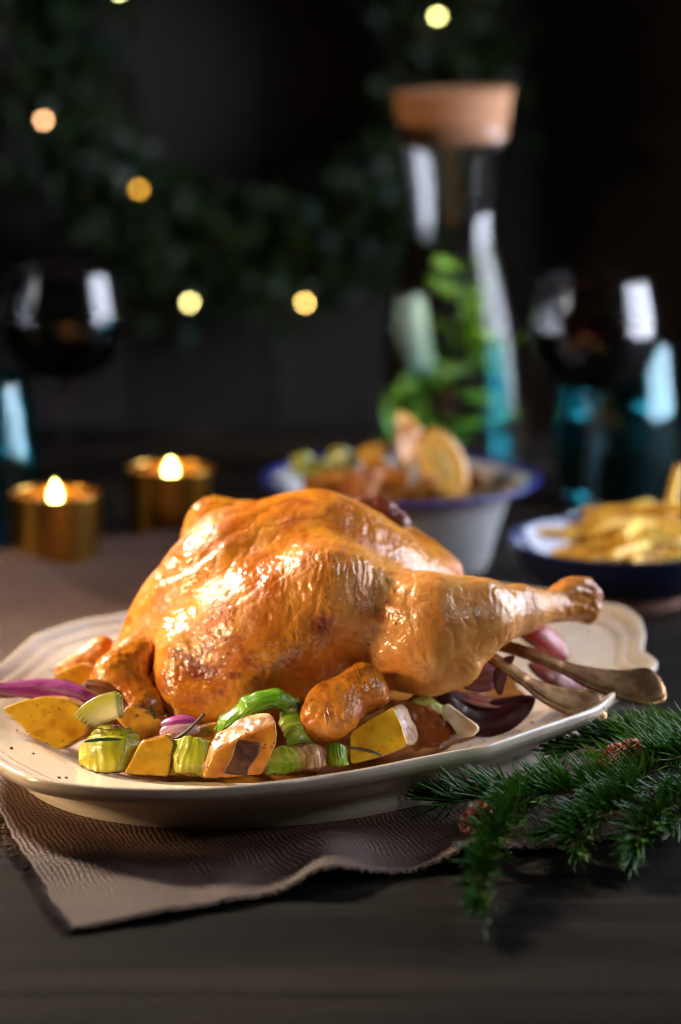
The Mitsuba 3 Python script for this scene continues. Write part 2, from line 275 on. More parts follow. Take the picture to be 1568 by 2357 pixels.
def loft(pts, up, hw, bend, th, n=40, m=22, ruffle=0, seed=0, twist=0.0):
    """A bent strip with thickness along a spine: hw(t) half width, bend the angle of its cross-section's arc, th(t) thickness.
    Returns (v, f) and per vertex t, s (-1..1) and side (+1 outer, -1 inner)."""
    c = curve(pts, n)
    t = np.linspace(0, 1, n)
    tan = np.gradient(c, axis=0)
    tan /= np.linalg.norm(tan, axis=1, keepdims=True)
    up = np.asarray(up, float)
    side = np.cross(tan, up)
    side /= np.linalg.norm(side, axis=1, keepdims=True)
    nor = np.cross(side, tan)
    if twist:
        a = twist * t[:, None]
        side, nor = side * np.cos(a) + nor * np.sin(a), nor * np.cos(a) - side * np.sin(a)
    w = np.array([hw(x) for x in t])
    d = np.array([th(x) for x in t])
    s = np.linspace(-1, 1, m)
    out, par = [], []
    for sgn in (1, -1):
        a = s * bend / 2
        if abs(bend) > 1e-3:
            R = w / (abs(bend) / 2)
            px, pn = R[:, None] * np.sin(np.abs(bend) / 2 * s), R[:, None] * (np.cos(a) - 1) * np.sign(bend)
        else:
            px, pn = w[:, None] * s, 0 * w[:, None] * s
        edge = np.sqrt(np.clip(1 - np.abs(s) ** 6, 0.03, 1))
        tip = np.sqrt(np.clip(1 - np.abs(2 * t - 1) ** 16, 0.03, 1))
        h = d[:, None] / 2 * edge * tip[:, None] * sgn
        ln_x, ln_n = np.sin(a), np.cos(a)
        x, y = px + h * ln_x, pn + h * ln_n
        v = c[:, None] + x[..., None] * side[:, None] + y[..., None] * nor[:, None]
        out.append(v)
        par.append(np.stack(np.broadcast_arrays(t[:, None], s[None], float(sgn)), -1))
    if ruffle:
        q = (nz(c[:, None] + s[None, :, None] * side[:, None] * 0.01, 0.008, seed, 2) - 0.5) * ruffle
        out = [o + q[..., None] * nor[:, None] for o in out]
    v = np.vstack([o.reshape(-1, 3) for o in out])
    par = np.vstack([o.reshape(-1, 3) for o in par])
    N = n * m
    f1 = grid_faces(n, m)
    idx = np.arange(N).reshape(n, m)
    ring = np.r_[idx[0, :], idx[1:, -1], idx[-1, -2::-1], idx[-2:0:-1, 0]]
    r2 = np.roll(ring, -1)
    wall = np.vstack([np.stack([ring, r2, ring + N], 1), np.stack([r2, r2 + N, ring + N], 1)])
    f = np.vstack([f1, f1[:, ::-1] + N, wall])
    v, f = outward(v, f)
    return (v, f), par


def tube(pts, radii, sides=8, n=None):
    import_pts = np.asarray(pts, float) if n is None else curve(pts, n)
    rad = np.interp(np.linspace(0, 1, len(import_pts)), np.linspace(0, 1, len(np.atleast_1d(radii))), np.atleast_1d(radii))
    tan = np.gradient(import_pts, axis=0)
    tan /= np.linalg.norm(tan, axis=1, keepdims=True) + 1e-12
    ref = np.where(np.abs(tan[:, 2:]) < 0.9, [0, 0, 1.0], [1.0, 0, 0])
    a = np.cross(tan, ref)
    a /= np.linalg.norm(a, axis=1, keepdims=True)
    b = np.cross(tan, a)
    ang = np.arange(sides) * 2 * np.pi / sides
    v = import_pts[:, None] + rad[:, None, None] * (np.cos(ang)[None, :, None] * a[:, None] + np.sin(ang)[None, :, None] * b[:, None])
    k = len(import_pts)
    v = np.vstack([v.reshape(-1, 3), import_pts[0], import_pts[-1]])
    f = grid_faces(k, sides, False, True)[:, ::-1]
    j = np.arange(sides)
    j1 = (j + 1) % sides
    f = np.vstack([f, np.stack([np.full(sides, k * sides), j1, j], 1), np.stack([np.full(sides, k * sides + 1), (k - 1) * sides + j, (k - 1) * sides + j1], 1)])
    return v, f


def join(parts):
    vs, fs, at = [], [], 0
    for v, f in parts:
        vs.append(v)
        fs.append(np.asarray(f) + at)
        at += len(v)
    return np.vstack(vs), np.vstack(fs)


# ------------------------------------------------------------------ signed distance bodies
def cone_sdf(p, c):
    a, r1, b, r2 = np.array(c[:3]), c[3], np.array(c[4:7]), c[7]
    ab = b - a
    t = np.clip((p - a) @ ab / (ab @ ab), 0, 1)
    return np.linalg.norm(p - a - t[..., None] * ab, axis=-1) - (r1 + (r2 - r1) * t)


def smin(a, b, k):
    h = np.clip(0.5 + 0.5 * (b - a) / k, 0, 1)
    return b * (1 - h) + a * h - k * h * (1 - h)


def blend(p, cones, k):
    d = cone_sdf(p, cones[0])
    for c in cones[1:]:
        d = smin(d, cone_sdf(p, c), k)
    return d


def surface_nets(fn, lo, hi, h):
    lo, hi = np.array(lo, float), np.array(hi, float)
    n = np.ceil((hi - lo) / h).astype(int) + 1
    ax = [lo[k] + h * np.arange(n[k]) for k in range(3)]
    d = np.empty(n, np.float32)
    for i in range(0, n[0], 16):
        g = np.stack(np.meshgrid(ax[0][i:i + 16], ax[1], ax[2], indexing='ij'), -1)
        d[i:i + 16] = fn(g)
    ins = d < 0
    c = [ins[a:n[0] - 1 + a, b:n[1] - 1 + b, e:n[2] - 1 + e] for a in (0, 1) for b in (0, 1) for e in (0, 1)]
    cnt = sum(x.astype(np.int8) for x in c)
    cells = np.argwhere((cnt > 0) & (cnt < 8))
    ids = np.full(n - 1, -1, np.int64)
    ids[tuple(cells.T)] = np.arange(len(cells))
    corner = np.array([[a, b, e] for a in (0, 1) for b in (0, 1) for e in (0, 1)])
    vals = np.stack([d[tuple((cells + o).T)] for o in corner], 1)
    acc, num = np.zeros((len(cells), 3)), np.zeros(len(cells))
    for i in range(8):
        for j in range(i + 1, 8):
            if np.abs(corner[i] - corner[j]).sum() == 1:
                x, y = vals[:, i], vals[:, j]
                on = (x < 0) != (y < 0)
                t = np.where(on, x / np.where(on, x - y, 1), 0)
                acc += np.where(on[:, None], corner[i] + t[:, None] * (corner[j] - corner[i]), 0)
                num += on
    v = lo + h * (cells + acc / num[:, None])
    faces = []
    for axis in range(3):
        u, w = (axis + 1) % 3, (axis + 2) % 3
        a = np.moveaxis(ins, axis, 0)
        e = np.argwhere(ins.take(range(0, n[axis] - 1), axis) != ins.take(range(1, n[axis]), axis))
        ok = (e[:, u] > 0) & (e[:, w] > 0) & (e[:, u] < n[u] - 1) & (e[:, w] < n[w] - 1)
        e = e[ok]
        q = []
        for du, dw in ((1, 1), (0, 1), (0, 0), (1, 0)):
            o = e.copy()
            o[:, u] -= du
            o[:, w] -= dw
            q.append(ids[tuple(o.T)])
        q = np.stack(q, 1)
        flip = ~ins[tuple(e.T)]
        q[flip] = q[flip][:, ::-1]
        faces.append(q)
    q = np.vstack(faces)
    f = np.vstack([q[:, [0, 1, 2]], q[:, [0, 2, 3]]])
    v, f = outward(v, f)
    m = trimesh.Trimesh(v, f, process=False)
    trimesh.smoothing.filter_taubin(m, iterations=6)
    return np.array(m.vertices), np.array(m.faces)


def vnormals(v, f):
    n = np.zeros_like(v)
    fn = np.cross(v[f[:, 1]] - v[f[:, 0]], v[f[:, 2]] - v[f[:, 0]])
    for k in range(3):
        np.add.at(n, f[:, k], fn)
    return n / (np.linalg.norm(n, axis=1, keepdims=True) + 1e-20)


def bounds(cones, pad=0.008):
    c = np.array(cones)
    p = np.vstack([np.c_[c[:, :3] - c[:, 3:4], c[:, :3] + c[:, 3:4]], np.c_[c[:, 4:7] - c[:, 7:8], c[:, 4:7] + c[:, 7:8]]])
    return p[:, :3].min(0) - pad, p[:, 3:].max(0) + pad


def pepper(key, v, f, count, r, seed, pick=None):
    """Cracked pepper and herb crumbs lying on a surface."""
    g = np.random.default_rng(seed)
    n = vnormals(v, f)
    cand = np.arange(len(v)) if pick is None else np.flatnonzero(pick)
    cand = cand[g.permutation(len(cand))[:count]]
    ico = trimesh.creation.icosahedron()
    parts = []
    for i in cand:
        s = r * g.uniform(0.35, 1.25)
        m = np.array(ico.vertices) * s * g.uniform(0.5, 1.3, 3)
        rot = trimesh.transformations.random_rotation_matrix(g.random(3))[:3, :3]
        parts.append((m @ rot.T + v[i] + n[i] * s * 0.25, np.array(ico.faces)))
    put(key + '__pepper', join(parts), 'pepper', smooth=False, kind='stuff')


# ------------------------------------------------------------------ materials
scene['pepper'] = {'type': 'principled', 'base_color': rgb(0.045, 0.024, 0.012), 'roughness': 0.5}


WR = [float(q) for q in D['SPOT']['wr']]
SH = [float(q) for q in D['SPOT']['shin']]
WG = [float(q) for q in np.mean([D['WINGNEAR'][0][:3], D['WINGNEAR'][0][4:7]], 0)]


def skin_rough(p, n, uv):
    return 0.19 + 0.25 * smoothstep(0.40, 0.66, fbm(p[0] * 46 + 3, p[1] * 46, p[2] * 46, 4))


def skin_coat(p, n, uv):
    return 1.0 - 0.85 * smoothstep(0.42, 0.62, fbm(p[0] * 60, p[1] * 60 + 9, p[2] * 60, 4))


def skin_bump(p, n, uv):
    a = fbm(p[0] * 420, p[1] * 420, p[2] * 420, 3)
    r = dr.abs(noise(p[0] * 300 + 7, p[1] * 300, p[2] * 300) - 0.5) * 2
    w = fbm(p[0] * 90, p[1] * 90, p[2] * 90, 2) - 0.5
    q = noise((p[0] * 0.93 + p[1] * 0.25 - p[2] * 0.26) * 560 + w * 5, (p[2] + 0.3 * p[0]) * 75, p[1] * 40)
    d = dr.square(p[0] - WR[0]) + dr.square(p[1] - WR[1]) + dr.square(p[2] - WR[2] + 0.004)
    m = smoothstep(0.0026, 0.0004, d * (0.6 + 0.9 * fbm(p[0] * 50, p[1] * 50, p[2] * 50, 2)))
    e = dr.square(p[0] - SH[0]) + dr.square(p[1] - SH[1]) + dr.square(p[2] - SH[2])
    m = m + 0.6 * smoothstep(0.0022, 0.0003, e * (0.6 + 0.9 * fbm(p[0] * 60, p[1] * 60, p[2] * 60, 2)))
    e = dr.square(p[0] - WG[0]) + dr.square(p[1] - WG[1]) + dr.square(p[2] - WG[2])
    m = m + 1.1 * smoothstep(0.0016, 0.0006, e)
    d2 = dr.abs(q - 0.5) * 2
    return a * 0.00046 + (1 - r) * (1 - r) * 0.00014 + m * (1 - d2) * 0.00050


scene['roast_skin'] = bump(vcol(roughness=proc(skin_rough), specular=0.40, clearcoat=proc(skin_coat), clearcoat_gloss=0.98, flatness=0.0), skin_bump, 1.0, 2.5e-4)


def food_bump(p, n, uv):
    return fbm(p[0] * 700, p[1] * 700, p[2] * 700, 2) * 0.00012


scene['potato_flesh'] = bump(vcol(roughness=0.30, specular=0.40, clearcoat=0.5, clearcoat_gloss=0.95, flatness=0.3), food_bump, 1.0, 2e-4)
scene['wet_veg'] = {'type': 'twosided', 'bsdf': vcol(roughness=0.34, specular=0.45, clearcoat=0.55, clearcoat_gloss=0.95)}
scene['juices'] = {'type': 'twosided', 'bsdf': {'type': 'principled', 'base_color': proc(lambda p, n, uv: mix((0.10, 0.030, 0.006), (0.26, 0.11, 0.02), fbm(p[0] * 120, p[1] * 120, 3, 3))), 'roughness': 0.12, 'specular': 0.5}}
scene['dry_food'] = vcol(roughness=0.5, specular=0.4)
scene['glaze'] = vcol(roughness=0.16, specular=0.5, clearcoat=0.6, clearcoat_gloss=0.96)
scene['needle_green'] = vcol(roughness=0.32, specular=0.3)
scene['leaf_green'] = {'type': 'twosided', 'bsdf': vcol(roughness=0.4, specular=0.4)}


def table_color(p, n, uv):
    x, y = p[0], p[1]
    g = fbm(x * 5.0, y * 30, 0, 4)
    fine = noise(x * 18, y * 420, 3)
    blot = fbm(x * 6 + 3, y * 11, 9, 3)
    c = mix((0.0020, 0.0016, 0.0013), (0.0185, 0.0150, 0.0125), smoothstep(0.32, 0.72, g * 0.6 + fine * 0.25 + blot * 0.25))
    scr = smoothstep(0.84, 0.92, noise(x * 26 + 9, y * 90 + x * 8, 5)) * smoothstep(0.5, 0.7, fbm(x * 7, y * 7, 2, 2))
    return mix(c, (0.09, 0.072, 0.060), scr * 0.5)


def table_bump(p, n, uv):
    return fbm(p[0] * 12, p[1] * 300, 0, 3) * 0.0005 + noise(p[0] * 4, p[1] * 60, 2) * 0.0006


scene['dark_wood'] = bump({'type': 'principled', 'base_color': proc(table_color), 'roughness': 0.62, 'specular': 0.06}, table_bump, 1.0, 4e-4)
scene['wall_paint'] = bump(vcol(roughness=0.7, specular=0.3), lambda p, n, uv: fbm(p[0] * 60, p[1] * 60, p[2] * 6, 2) * 0.0006, 1.0, 1e-3)

PITCHW = 0.0026


def weave(u, v):
    """plain weave: square cells where warp and weft lie on top by turns"""
    u = u + (fbm(u * 120, v * 120, 5, 2) - 0.5) * 0.0008
    a, b = u / PITCHW, v / PITCHW
    i, j = dr.floor(a), dr.floor(b)
    fa, fb = a - i - 0.5, b - j - 0.5
    odd = dr.abs(dr.sin(math.pi * 0.5 * (i + j))) > 0.5
    x, y = dr.select(odd, fa, fb), dr.select(odd, fb, fa)
    return dr.sqrt(dr.maximum(1.02 - 4 * x * x, 0)) * (0.08 + 0.92 * dr.cos(math.pi * y * 0.98))


def linen_color(p, n, uv):
    w = weave(uv[0], uv[1])
    slub = fbm(uv[0] * 60, uv[1] * 900, 1, 2) * 0.5 + fbm(uv[0] * 900, uv[1] * 60, 2, 2) * 0.5
    c = mix((0.105, 0.052, 0.034), (0.24, 0.124, 0.086), slub)
    return mix((0.016, 0.010, 0.007), c, smoothstep(0.25, 0.92, w))


scene['linen'] = {'type': 'twosided', 'bsdf': bump({'type': 'principled', 'base_color': proc(linen_color), 'roughness': 0.55, 'specular': 0.3},
                                                  lambda p, n, uv: weave(uv[0], uv[1]) * 0.0007, 1.0, 1.5e-4)}
scene['linen_thread'] = {'type': 'principled', 'base_color': rgb(0.19, 0.13, 0.105), 'roughness': 0.75}
scene['brass'] = {'type': 'principled', 'base_color': rgb(0.38, 0.21, 0.045), 'metallic': 1.0, 'roughness': 0.24}


def bronze_color(p, n, uv):
    t = fbm(p[0] * 160, p[1] * 160, p[2] * 160, 3)
    return mix((0.22, 0.10, 0.036), (0.42, 0.23, 0.10), smoothstep(0.3, 0.7, t))


scene['bronze'] = {'type': 'principled', 'base_color': proc(bronze_color), 'metallic': 0.9, 'roughness': 0.38}
scene['clear_glass'] = {'type': 'dielectric', 'int_ior': 1.5, 'ext_ior': 1.0}
scene['glass_to_air'] = {'type': 'dielectric', 'int_ior': 1.0, 'ext_ior': 1.5}
scene['glass_to_water'] = {'type': 'dielectric', 'int_ior': 1.33, 'ext_ior': 1.5}
scene['water_surface'] = {'type': 'dielectric', 'int_ior': 1.33, 'ext_ior': 1.0}
scene['teal_glass'] = {'type': 'dielectric', 'int_ior': 1.5, 'ext_ior': 1.0, 'specular_transmittance': rgb(0.42, 0.88, 0.93)}
scene['red_wine'] = {'type': 'plastic', 'diffuse_reflectance': rgb(0.024, 0.002, 0.005), 'int_ior': 1.35}
scene['enamel_white'] = {'type': 'principled', 'base_color': rgb(0.36, 0.36, 0.355), 'roughness': 0.18, 'clearcoat': 0.5, 'clearcoat_gloss': 0.95}
scene['enamel_blue'] = {'type': 'principled', 'base_color': rgb(0.018, 0.025, 0.17), 'roughness': 0.15, 'clearcoat': 0.6, 'clearcoat_gloss': 0.95}
scene['navy_glaze'] = {'type': 'principled', 'base_color': rgb(0.006, 0.010, 0.034), 'roughness': 0.22, 'clearcoat': 0.4}
scene['pale_glaze'] = {'type': 'principled', 'base_color': rgb(0.03, 0.042, 0.13), 'roughness': 0.12, 'clearcoat': 1.0, 'clearcoat_gloss': 0.97}
scene['clay'] = {'type': 'principled', 'base_color': rgb(0.22, 0.10, 0.06), 'roughness': 0.7}
scene['wax'] = {'type': 'principled', 'base_color': rgb(0.80, 0.62, 0.38), 'roughness': 0.4}
scene['wick'] = {'type': 'diffuse', 'reflectance': rgb(0.01, 0.01, 0.01)}
scene['cork'] = bump({'type': 'principled', 'base_color': proc(lambda p, n, uv: mix((0.32, 0.135, 0.06), (0.50, 0.25, 0.12), fbm(p[0] * 500, p[1] * 500, p[2] * 500, 3))), 'roughness': 0.75},
                     lambda p, n, uv: fbm(p[0] * 400, p[1] * 400, p[2] * 400, 2) * 0.001, 1.0, 5e-4)
scene['wire_dark'] = {'type': 'principled', 'base_color': rgb(0.02, 0.03, 0.015), 'roughness': 0.5}

# ------------------------------------------------------------------ wall and table
boards = 15
for i in range(boards):
    x0 = -1.05 + i * 0.14
    b = trimesh.creation.box((0.136, 0.02, 1.9))
    b.apply_translation((x0 + 0.07, 2.86 + 0.0012 * (i % 3), 0.15))
    t = 0.80 + 0.4 * rng.random()
    c = np.array([0.054, 0.043, 0.042]) * t
    put('back_wall__board', b, 'wall_paint', smooth=False, color=np.tile(c, (len(b.vertices), 1)))
b = trimesh.creation.box((2.2, 0.02, 1.9))
b.apply_translation((0, 2.885, 0.15))
put('back_wall__backing', b, 'wall_paint', smooth=False, color=np.tile([0.02, 0.02, 0.02], (len(b.vertices), 1)))
labels['back_wall'] = {'label': 'dark grey vertical board wall behind the table', 'category': 'wall', 'kind': 'structure'}

for i, (y0, y1) in enumerate(((0.70, 1.085), (1.087, 1.47), (1.472, 1.92), (1.922, 2.44))):
    w, d = 2.0, y1 - y0
    nx, ny = 120, 24
    b = trimesh.creation.box((w, d, 0.035))
    b.apply_translation((0, (y0 + y1) / 2, -0.0175))
    put('dining_table__plank', b, 'dark_wood', smooth=False)
for sx in (-0.9, 0.9):
    for y in (0.8, 2.34):
        b = trimesh.creation.box((0.08, 0.08, 0.68))
        b.apply_translation((sx, y, -0.375))
        put('dining_table__leg', b, 'dark_wood', smooth=False)
labels['dining_table'] = {'label': 'dark weathered grey wooden table that everything stands on', 'category': 'table'}
fl = np.array([[-3, -1, -0.716], [3, -1, -0.716], [3, 4, -0.716], [-3, 4, -0.716]], float)
put('floor', (fl, np.array([[0, 1, 2], [0, 2, 3]])), {'type': 'diffuse', 'reflectance': rgb(0.03, 0.028, 0.026)}, smooth=False, kind='structure')

# ------------------------------------------------------------------ napkin: woven linen with folds
FL = np.array(D['FL'])
E1, E2 = np.array([0.885, 0.466]), np.array([-0.300, 0.954])
NA, NB = 190, 330
LA, LB = 0.325, 0.70


def napkin_height(a, b):
    def ridge(a0, b0, a1, b1, w, h, fade0=1.0, fade1=1.0):
        d = np.array([a1 - a0, b1 - b0])
        L = np.linalg.norm(d)
        d /= L
        s = (a - a0) * d[0] + (b - b0) * d[1]
        t = (a - a0) * d[1] - (b - b0) * d[0]
        k = np.clip(s / L, 0, 1)
        out = np.exp(-np.clip(-s, 0, None) ** 2 / (2 * w * w)) * np.exp(-np.clip(s - L, 0, None) ** 2 / (2 * w * w))
        return h * np.exp(-(t / w) ** 2) * out * (fade0 * (1 - k) + fade1 * k)
    z = 0.0028 + ridge(0.122, -0.01, 0.150, 0.10, 0.019, 0.0100, 1.0, 0.1) + ridge(0.190, -0.01, 0.200, 0.06, 0.014, 0.0035, 1.0, 0.2) + ridge(0.075, -0.01, 0.085, 0.05, 0.014, 0.0022, 1.0, 0.2)
    z = z + ridge(0.045, -0.01, 0.020, 0.16, 0.016, 0.003, 0.6, 1.0)
    z = z + ridge(0.205, -0.01, 0.235, 0.08, 0.018, 0.005, 1.0, 0.2)
    z = z + ridge(-0.02, 0.095, 0.05, 0.055, 0.010, 0.0035, 1.0, 0.2)
    z = z + ridge(-0.05, 0.620, 0.38, 0.635, 0.040, 0.027)
    z = z - sstep(0.67, 0.70, b) * 0.009
    z = z + (meshkit.fbm(np.stack([a / 0.05, b / 0.05, 0 * a], -1), 3, 5) - 0.5) * 0.0030
    return np.maximum(z, 0.0012)


aa, bb = np.meshgrid(np.linspace(0, LA, NA), np.linspace(0, LB, NB), indexing='ij')
wob = 0.0036 * (meshkit.fbm(np.stack([aa / 0.02, bb / 0.02, 0 * aa + 3], -1), 3, 9) - 0.5)
xy = FL + aa[..., None] * E1 + bb[..., None] * E2 + wob[..., None]
zz = napkin_height(aa, bb)


def under_platter(x, y, z):
    """the cloth is pressed flat under the platter's foot"""
    d = np.stack([x, y], -1) - np.array(D_PL[0])
    X = (d @ [math.cos(D_PL[3]), math.sin(D_PL[3])]) / D_PL[1]
    Y = (d @ [-math.sin(D_PL[3]), math.cos(D_PL[3])]) / D_PL[2]
    q = sstep(0.80, 0.98, np.hypot(X, Y))
    return 0.0026 * (1 - q) + z * q


D_PL = ((-0.017, 1.4714), 0.233, 0.1676, 1.0144)
zz = under_platter(xy[..., 0], xy[..., 1], zz)
top = np.dstack([xy, zz]).reshape(-1, 3)
uv = np.stack([aa, bb], -1).reshape(-1, 2)
Nn = NA * NB
f1 = grid_faces(NA, NB)
idx = np.arange(Nn).reshape(NA, NB)
ring = np.r_[idx[0, :], idx[1:, -1], idx[-1, -2::-1], idx[-2:0:-1, 0]]
r2 = np.roll(ring, -1)
f = np.vstack([f1, f1[:, ::-1] + Nn, np.stack([ring, r2, ring + Nn], 1), np.stack([r2, r2 + Nn, ring + Nn], 1)])
nv, nf = outward(np.vstack([top, top - [0, 0, 0.0009]]), f)
put('linen_napkin__cloth', (nv, nf), 'linen', smooth=True, uv=np.vstack([uv, uv]))
fr = []
for edge in ('left', 'front'):
    for k in range(1300 if edge == 'left' else 700):
        s = rng.random()
        a, b_ = (0.0, s * 0.42) if edge == 'left' else (s * LA, 0.0)
        i, j = int(round(a / LA * (NA - 1))), int(round(b_ / LB * (NB - 1)))
        p0 = top[i * NB + j] - [0, 0, 0.0004]
        out = -E1 if edge == 'left' else -E2
        along = E2 if edge == 'left' else E1
        L = rng.uniform(0.0020, 0.0085) if edge == 'left' else rng.uniform(0.0008, 0.0030)
        d = np.r_[out + along * rng.normal(0, 0.35), 0]
        p1 = p0 + d * L * 0.5 + [0, 0, rng.normal(0, 0.0005)]
        p2 = p0 + d * L + np.r_[along * rng.normal(0, 0.0007), rng.uniform(-0.0012, 0.0004)]
        p2[2] = max(p2[2], 0.0006)
        fr.append(tube([p0, p1, p2], [0.00032, 0.00028, 0.0001], 4))
put('linen_napkin__fringe', join(fr), 'linen_thread', smooth=True, kind='stuff')
labels['linen_napkin'] = {'label': 'coarse taupe linen napkin with frayed edge under the platter', 'category': 'napkin'}

# ------------------------------------------------------------------ platter
RIM = D['RIM']
ph = np.array([r[0] for r in RIM])
rr = np.array([r[1] for r in RIM])
keep = [0]
for i in range(1, len(ph)):
    if ph[i] - ph[keep[-1]] > 0.03:
        keep.append(i)
ph, rr = ph[keep], rr[keep]
gap = ph[0] + 2 * np.pi - ph[-1]
# the hidden stretches go on in soft scallops
allp, allr = list(ph), list(rr)
rim_fn = PchipInterpolator(np.r_[ph[-3:] - 2 * np.pi, ph, ph[:3] + 2 * np.pi], np.r_[rr[-3:], rr, rr[:3]])
NP = 420
phi = np.arange(NP) * 2 * np.pi / NP - np.pi
base_r = rim_fn(phi)
ker = np.exp(-0.5 * (np.arange(-6, 7) / 1.6) ** 2)
base_r = np.convolve(np.r_[base_r[-6:], base_r, base_r[:6]], ker / ker.sum(), 'valid')
soft = np.convolve(np.r_[base_r[-60:], base_r, base_r[:60]], np.ones(121) / 121, 'valid')
PZ = 0.0027
PROFILE = [  # (scale, height, how much of the scalloped outline, tint)
    (0.0, 0.0085, 0, 0), (0.3, 0.0085, 0, 0), (0.55, 0.0088, 0, 0), (0.66, 0.0095, 0, 0), (0.715, 0.0125, 0.1, 0), (0.755, 0.0170, 0.25, 0), (0.785, 0.0196, 0.4, 0), (0.81, 0.0208, 0.5, 0),
    (0.85, 0.0226, 0.65, 0), (0.89, 0.0250, 0.85, 0), (0.905, 0.0259, 0.9, 0), (0.911, 0.0256, 0.92, 1), (0.917, 0.0264, 0.94, 0), (0.932, 0.0280, 0.97, 0), (0.945, 0.0290, 1, 0), (0.9500, 0.0286, 1, 1), (0.955, 0.0294, 1, 0),
    (0.970, 0.0316, 1, 0), (0.982, 0.0330, 1, 0), (0.991, 0.0334, 1, 0), (0.998, 0.0328, 1, 0), (1.0, 0.0314, 1, 0), (0.9985, 0.0296, 1, 0), (0.992, 0.0272, 1, 0), (0.978, 0.0248, 1, 0), (0.95, 0.0216, 0.9, 0),
    (0.91, 0.0180, 0.6, 0), (0.875, 0.0148, 0.3, 0), (0.852, 0.0118, 0.15, 0), (0.838, 0.008, 0.05, 0), (0.83, 0.003, 0, 0), (0.822, 0.0, 0, 0), (0.80, 0.0, 0, 0), (0.79, 0.003, 0, 0), (0.5, 0.0035, 0, 0), (0.0, 0.0035, 0, 0)]
ca, sa = math.cos(D_PL[3]), math.sin(D_PL[3])


def platter_point(s, ang, mixr=1.0, z=0.0):
    r = (np.interp(ang, phi, base_r, period=2 * np.pi) * mixr + np.interp(ang, phi, soft, period=2 * np.pi) * (1 - mixr)) * s
    X, Y = r * np.cos(ang) * D_PL[1], r * np.sin(ang) * D_PL[2]
    return np.stack(np.broadcast_arrays(D_PL[0][0] + X * ca - Y * sa, D_PL[0][1] + X * sa + Y * ca, z), -1)


# finer rings by interpolation along the profile
pf = np.array(PROFILE)
arc = np.r_[0, np.cumsum(np.hypot(np.diff(pf[:, 0]) * 0.2, np.diff(pf[:, 1])))]
fine = np.unique(np.r_[arc, np.linspace(0, arc[-1], 90)])
prof = np.stack([PchipInterpolator(arc, pf[:, k])(fine) for k in range(4)], 1)
rings = [platter_point(max(s, 1e-4), phi, m_, PZ + z) for s, z, m_, _ in prof]
pv = np.array(rings).reshape(-1, 3)
pv[:, 2] += 0.0006 * (nz(pv, 0.05, 4, 2) - 0.5)
pf_ = grid_faces(len(prof), NP, False, True)
pv, pf_ = outward(pv, pf_)
line = np.repeat(prof[:, 3], NP)
worn = nz(pv, 0.012, 21, 3)
col = lerp([0.56, 0.465, 0.36], [0.61, 0.52, 0.42], nz(pv, 0.03, 3))
col = lerp(col, [0.30, 0.17, 0.10], np.clip(line, 0, 1) * (0.35 + 0.5 * sstep(0.35, 0.6, worn)))
col = lerp(col, [0.50, 0.36, 0.25], sstep(0.62, 0.74, nz(pv, 0.006, 31, 3)) * np.repeat(sstep(0.84, 0.9, prof[:, 0]), NP) * 0.35)
put('serving_platter__dish', (pv, pf_), 'glaze', smooth=True, color=col)
# the small moulded scroll on the rim at the left
scroll = []
for a0, s0, k in ((0.0, 0.925, 1), (0.045, 0.93, -1), (-0.05, 0.928, 1), (0.10, 0.92, 1), (-0.10, 0.921, -1)):
    tt = np.linspace(0, 1, 22)
    th = tt * 5.2
    rad = 0.020 * (1 - 0.75 * tt)
    ang = -2.30 + a0 + rad * np.cos(th) * k * 1.1
    s = s0 + rad * np.sin(th) * 0.9
    zc = np.interp(s, prof[:60, 0], prof[:60, 1])
    scroll.append(tube(platter_point(s, ang, 1, PZ + zc + 0.0003), [0.0004, 0.0007, 0.0003], 6))
sv, sf = join(scroll)
put('serving_platter__scroll', (sv, sf), 'glaze', smooth=True, color=lerp([0.66, 0.58, 0.48], [0.12, 0.06, 0.035], sstep(0.42, 0.55, nz(sv, 0.005, 12))))
cr_ = np.random.default_rng(12)
parts = []
for k in range(60):
    a_, s_ = cr_.uniform(-np.pi, np.pi), cr_.uniform(0.74, 0.93)
    q = platter_point(s_, np.array([a_]), 1.0, 0.0)[0]
    k_ = np.argmax(prof[:, 1])
    q[2] = PZ + np.interp(s_, prof[:k_, 0], prof[:k_, 1]) + 0.0004
    ic = trimesh.creation.icosahedron()
    parts.append((np.array(ic.vertices) * cr_.uniform(0.0003, 0.0009) * cr_.uniform(0.5, 1.4, 3) + q, np.array(ic.faces)))
put('serving_platter__crumbs', join(parts), 'pepper', smooth=False, kind='stuff')
labels['serving_platter'] = {'label': 'cream glazed oval platter with scalloped rim holding the roast bird', 'category': 'platter'}


def platter_top(x, y):
    d = np.stack([x, y], -1) - np.array(D_PL[0])
    X, Y = (d @ [ca, sa]) / D_PL[1], (d @ [-sa, ca]) / D_PL[2]
    s = np.hypot(X, Y) / np.interp(np.arctan2(Y, X), phi, base_r, period=2 * np.pi)
    k = np.argmax(prof[:, 1])
    return PZ + np.interp(s, prof[:k, 0], prof[:k, 1])


# ------------------------------------------------------------------ roast chicken
S = {k: np.array(v) for k, v in D['SPOT'].items()}
FLOORZ = 0.0125
body_cones, leg_cones = D['BODY'], D['LEG'] + D['FARLEG']


def body_sdf(p):
    d = blend(p, body_cones, 0.016)
    d = smin(d, blend(p, leg_cones, 0.012), 0.012)
    d = smin(d, blend(p, D['KNUCKLE'], 0.006), 0.005)
    return np.maximum(d, FLOORZ - p[..., 2])


def near(v, c, r):
    return np.exp(-(np.linalg.norm(v - c, axis=1) / r) ** 2)


def poly_dist(v, pts):
    p = curve(pts, 60)
    return cKDTree(p).query(v)[0]


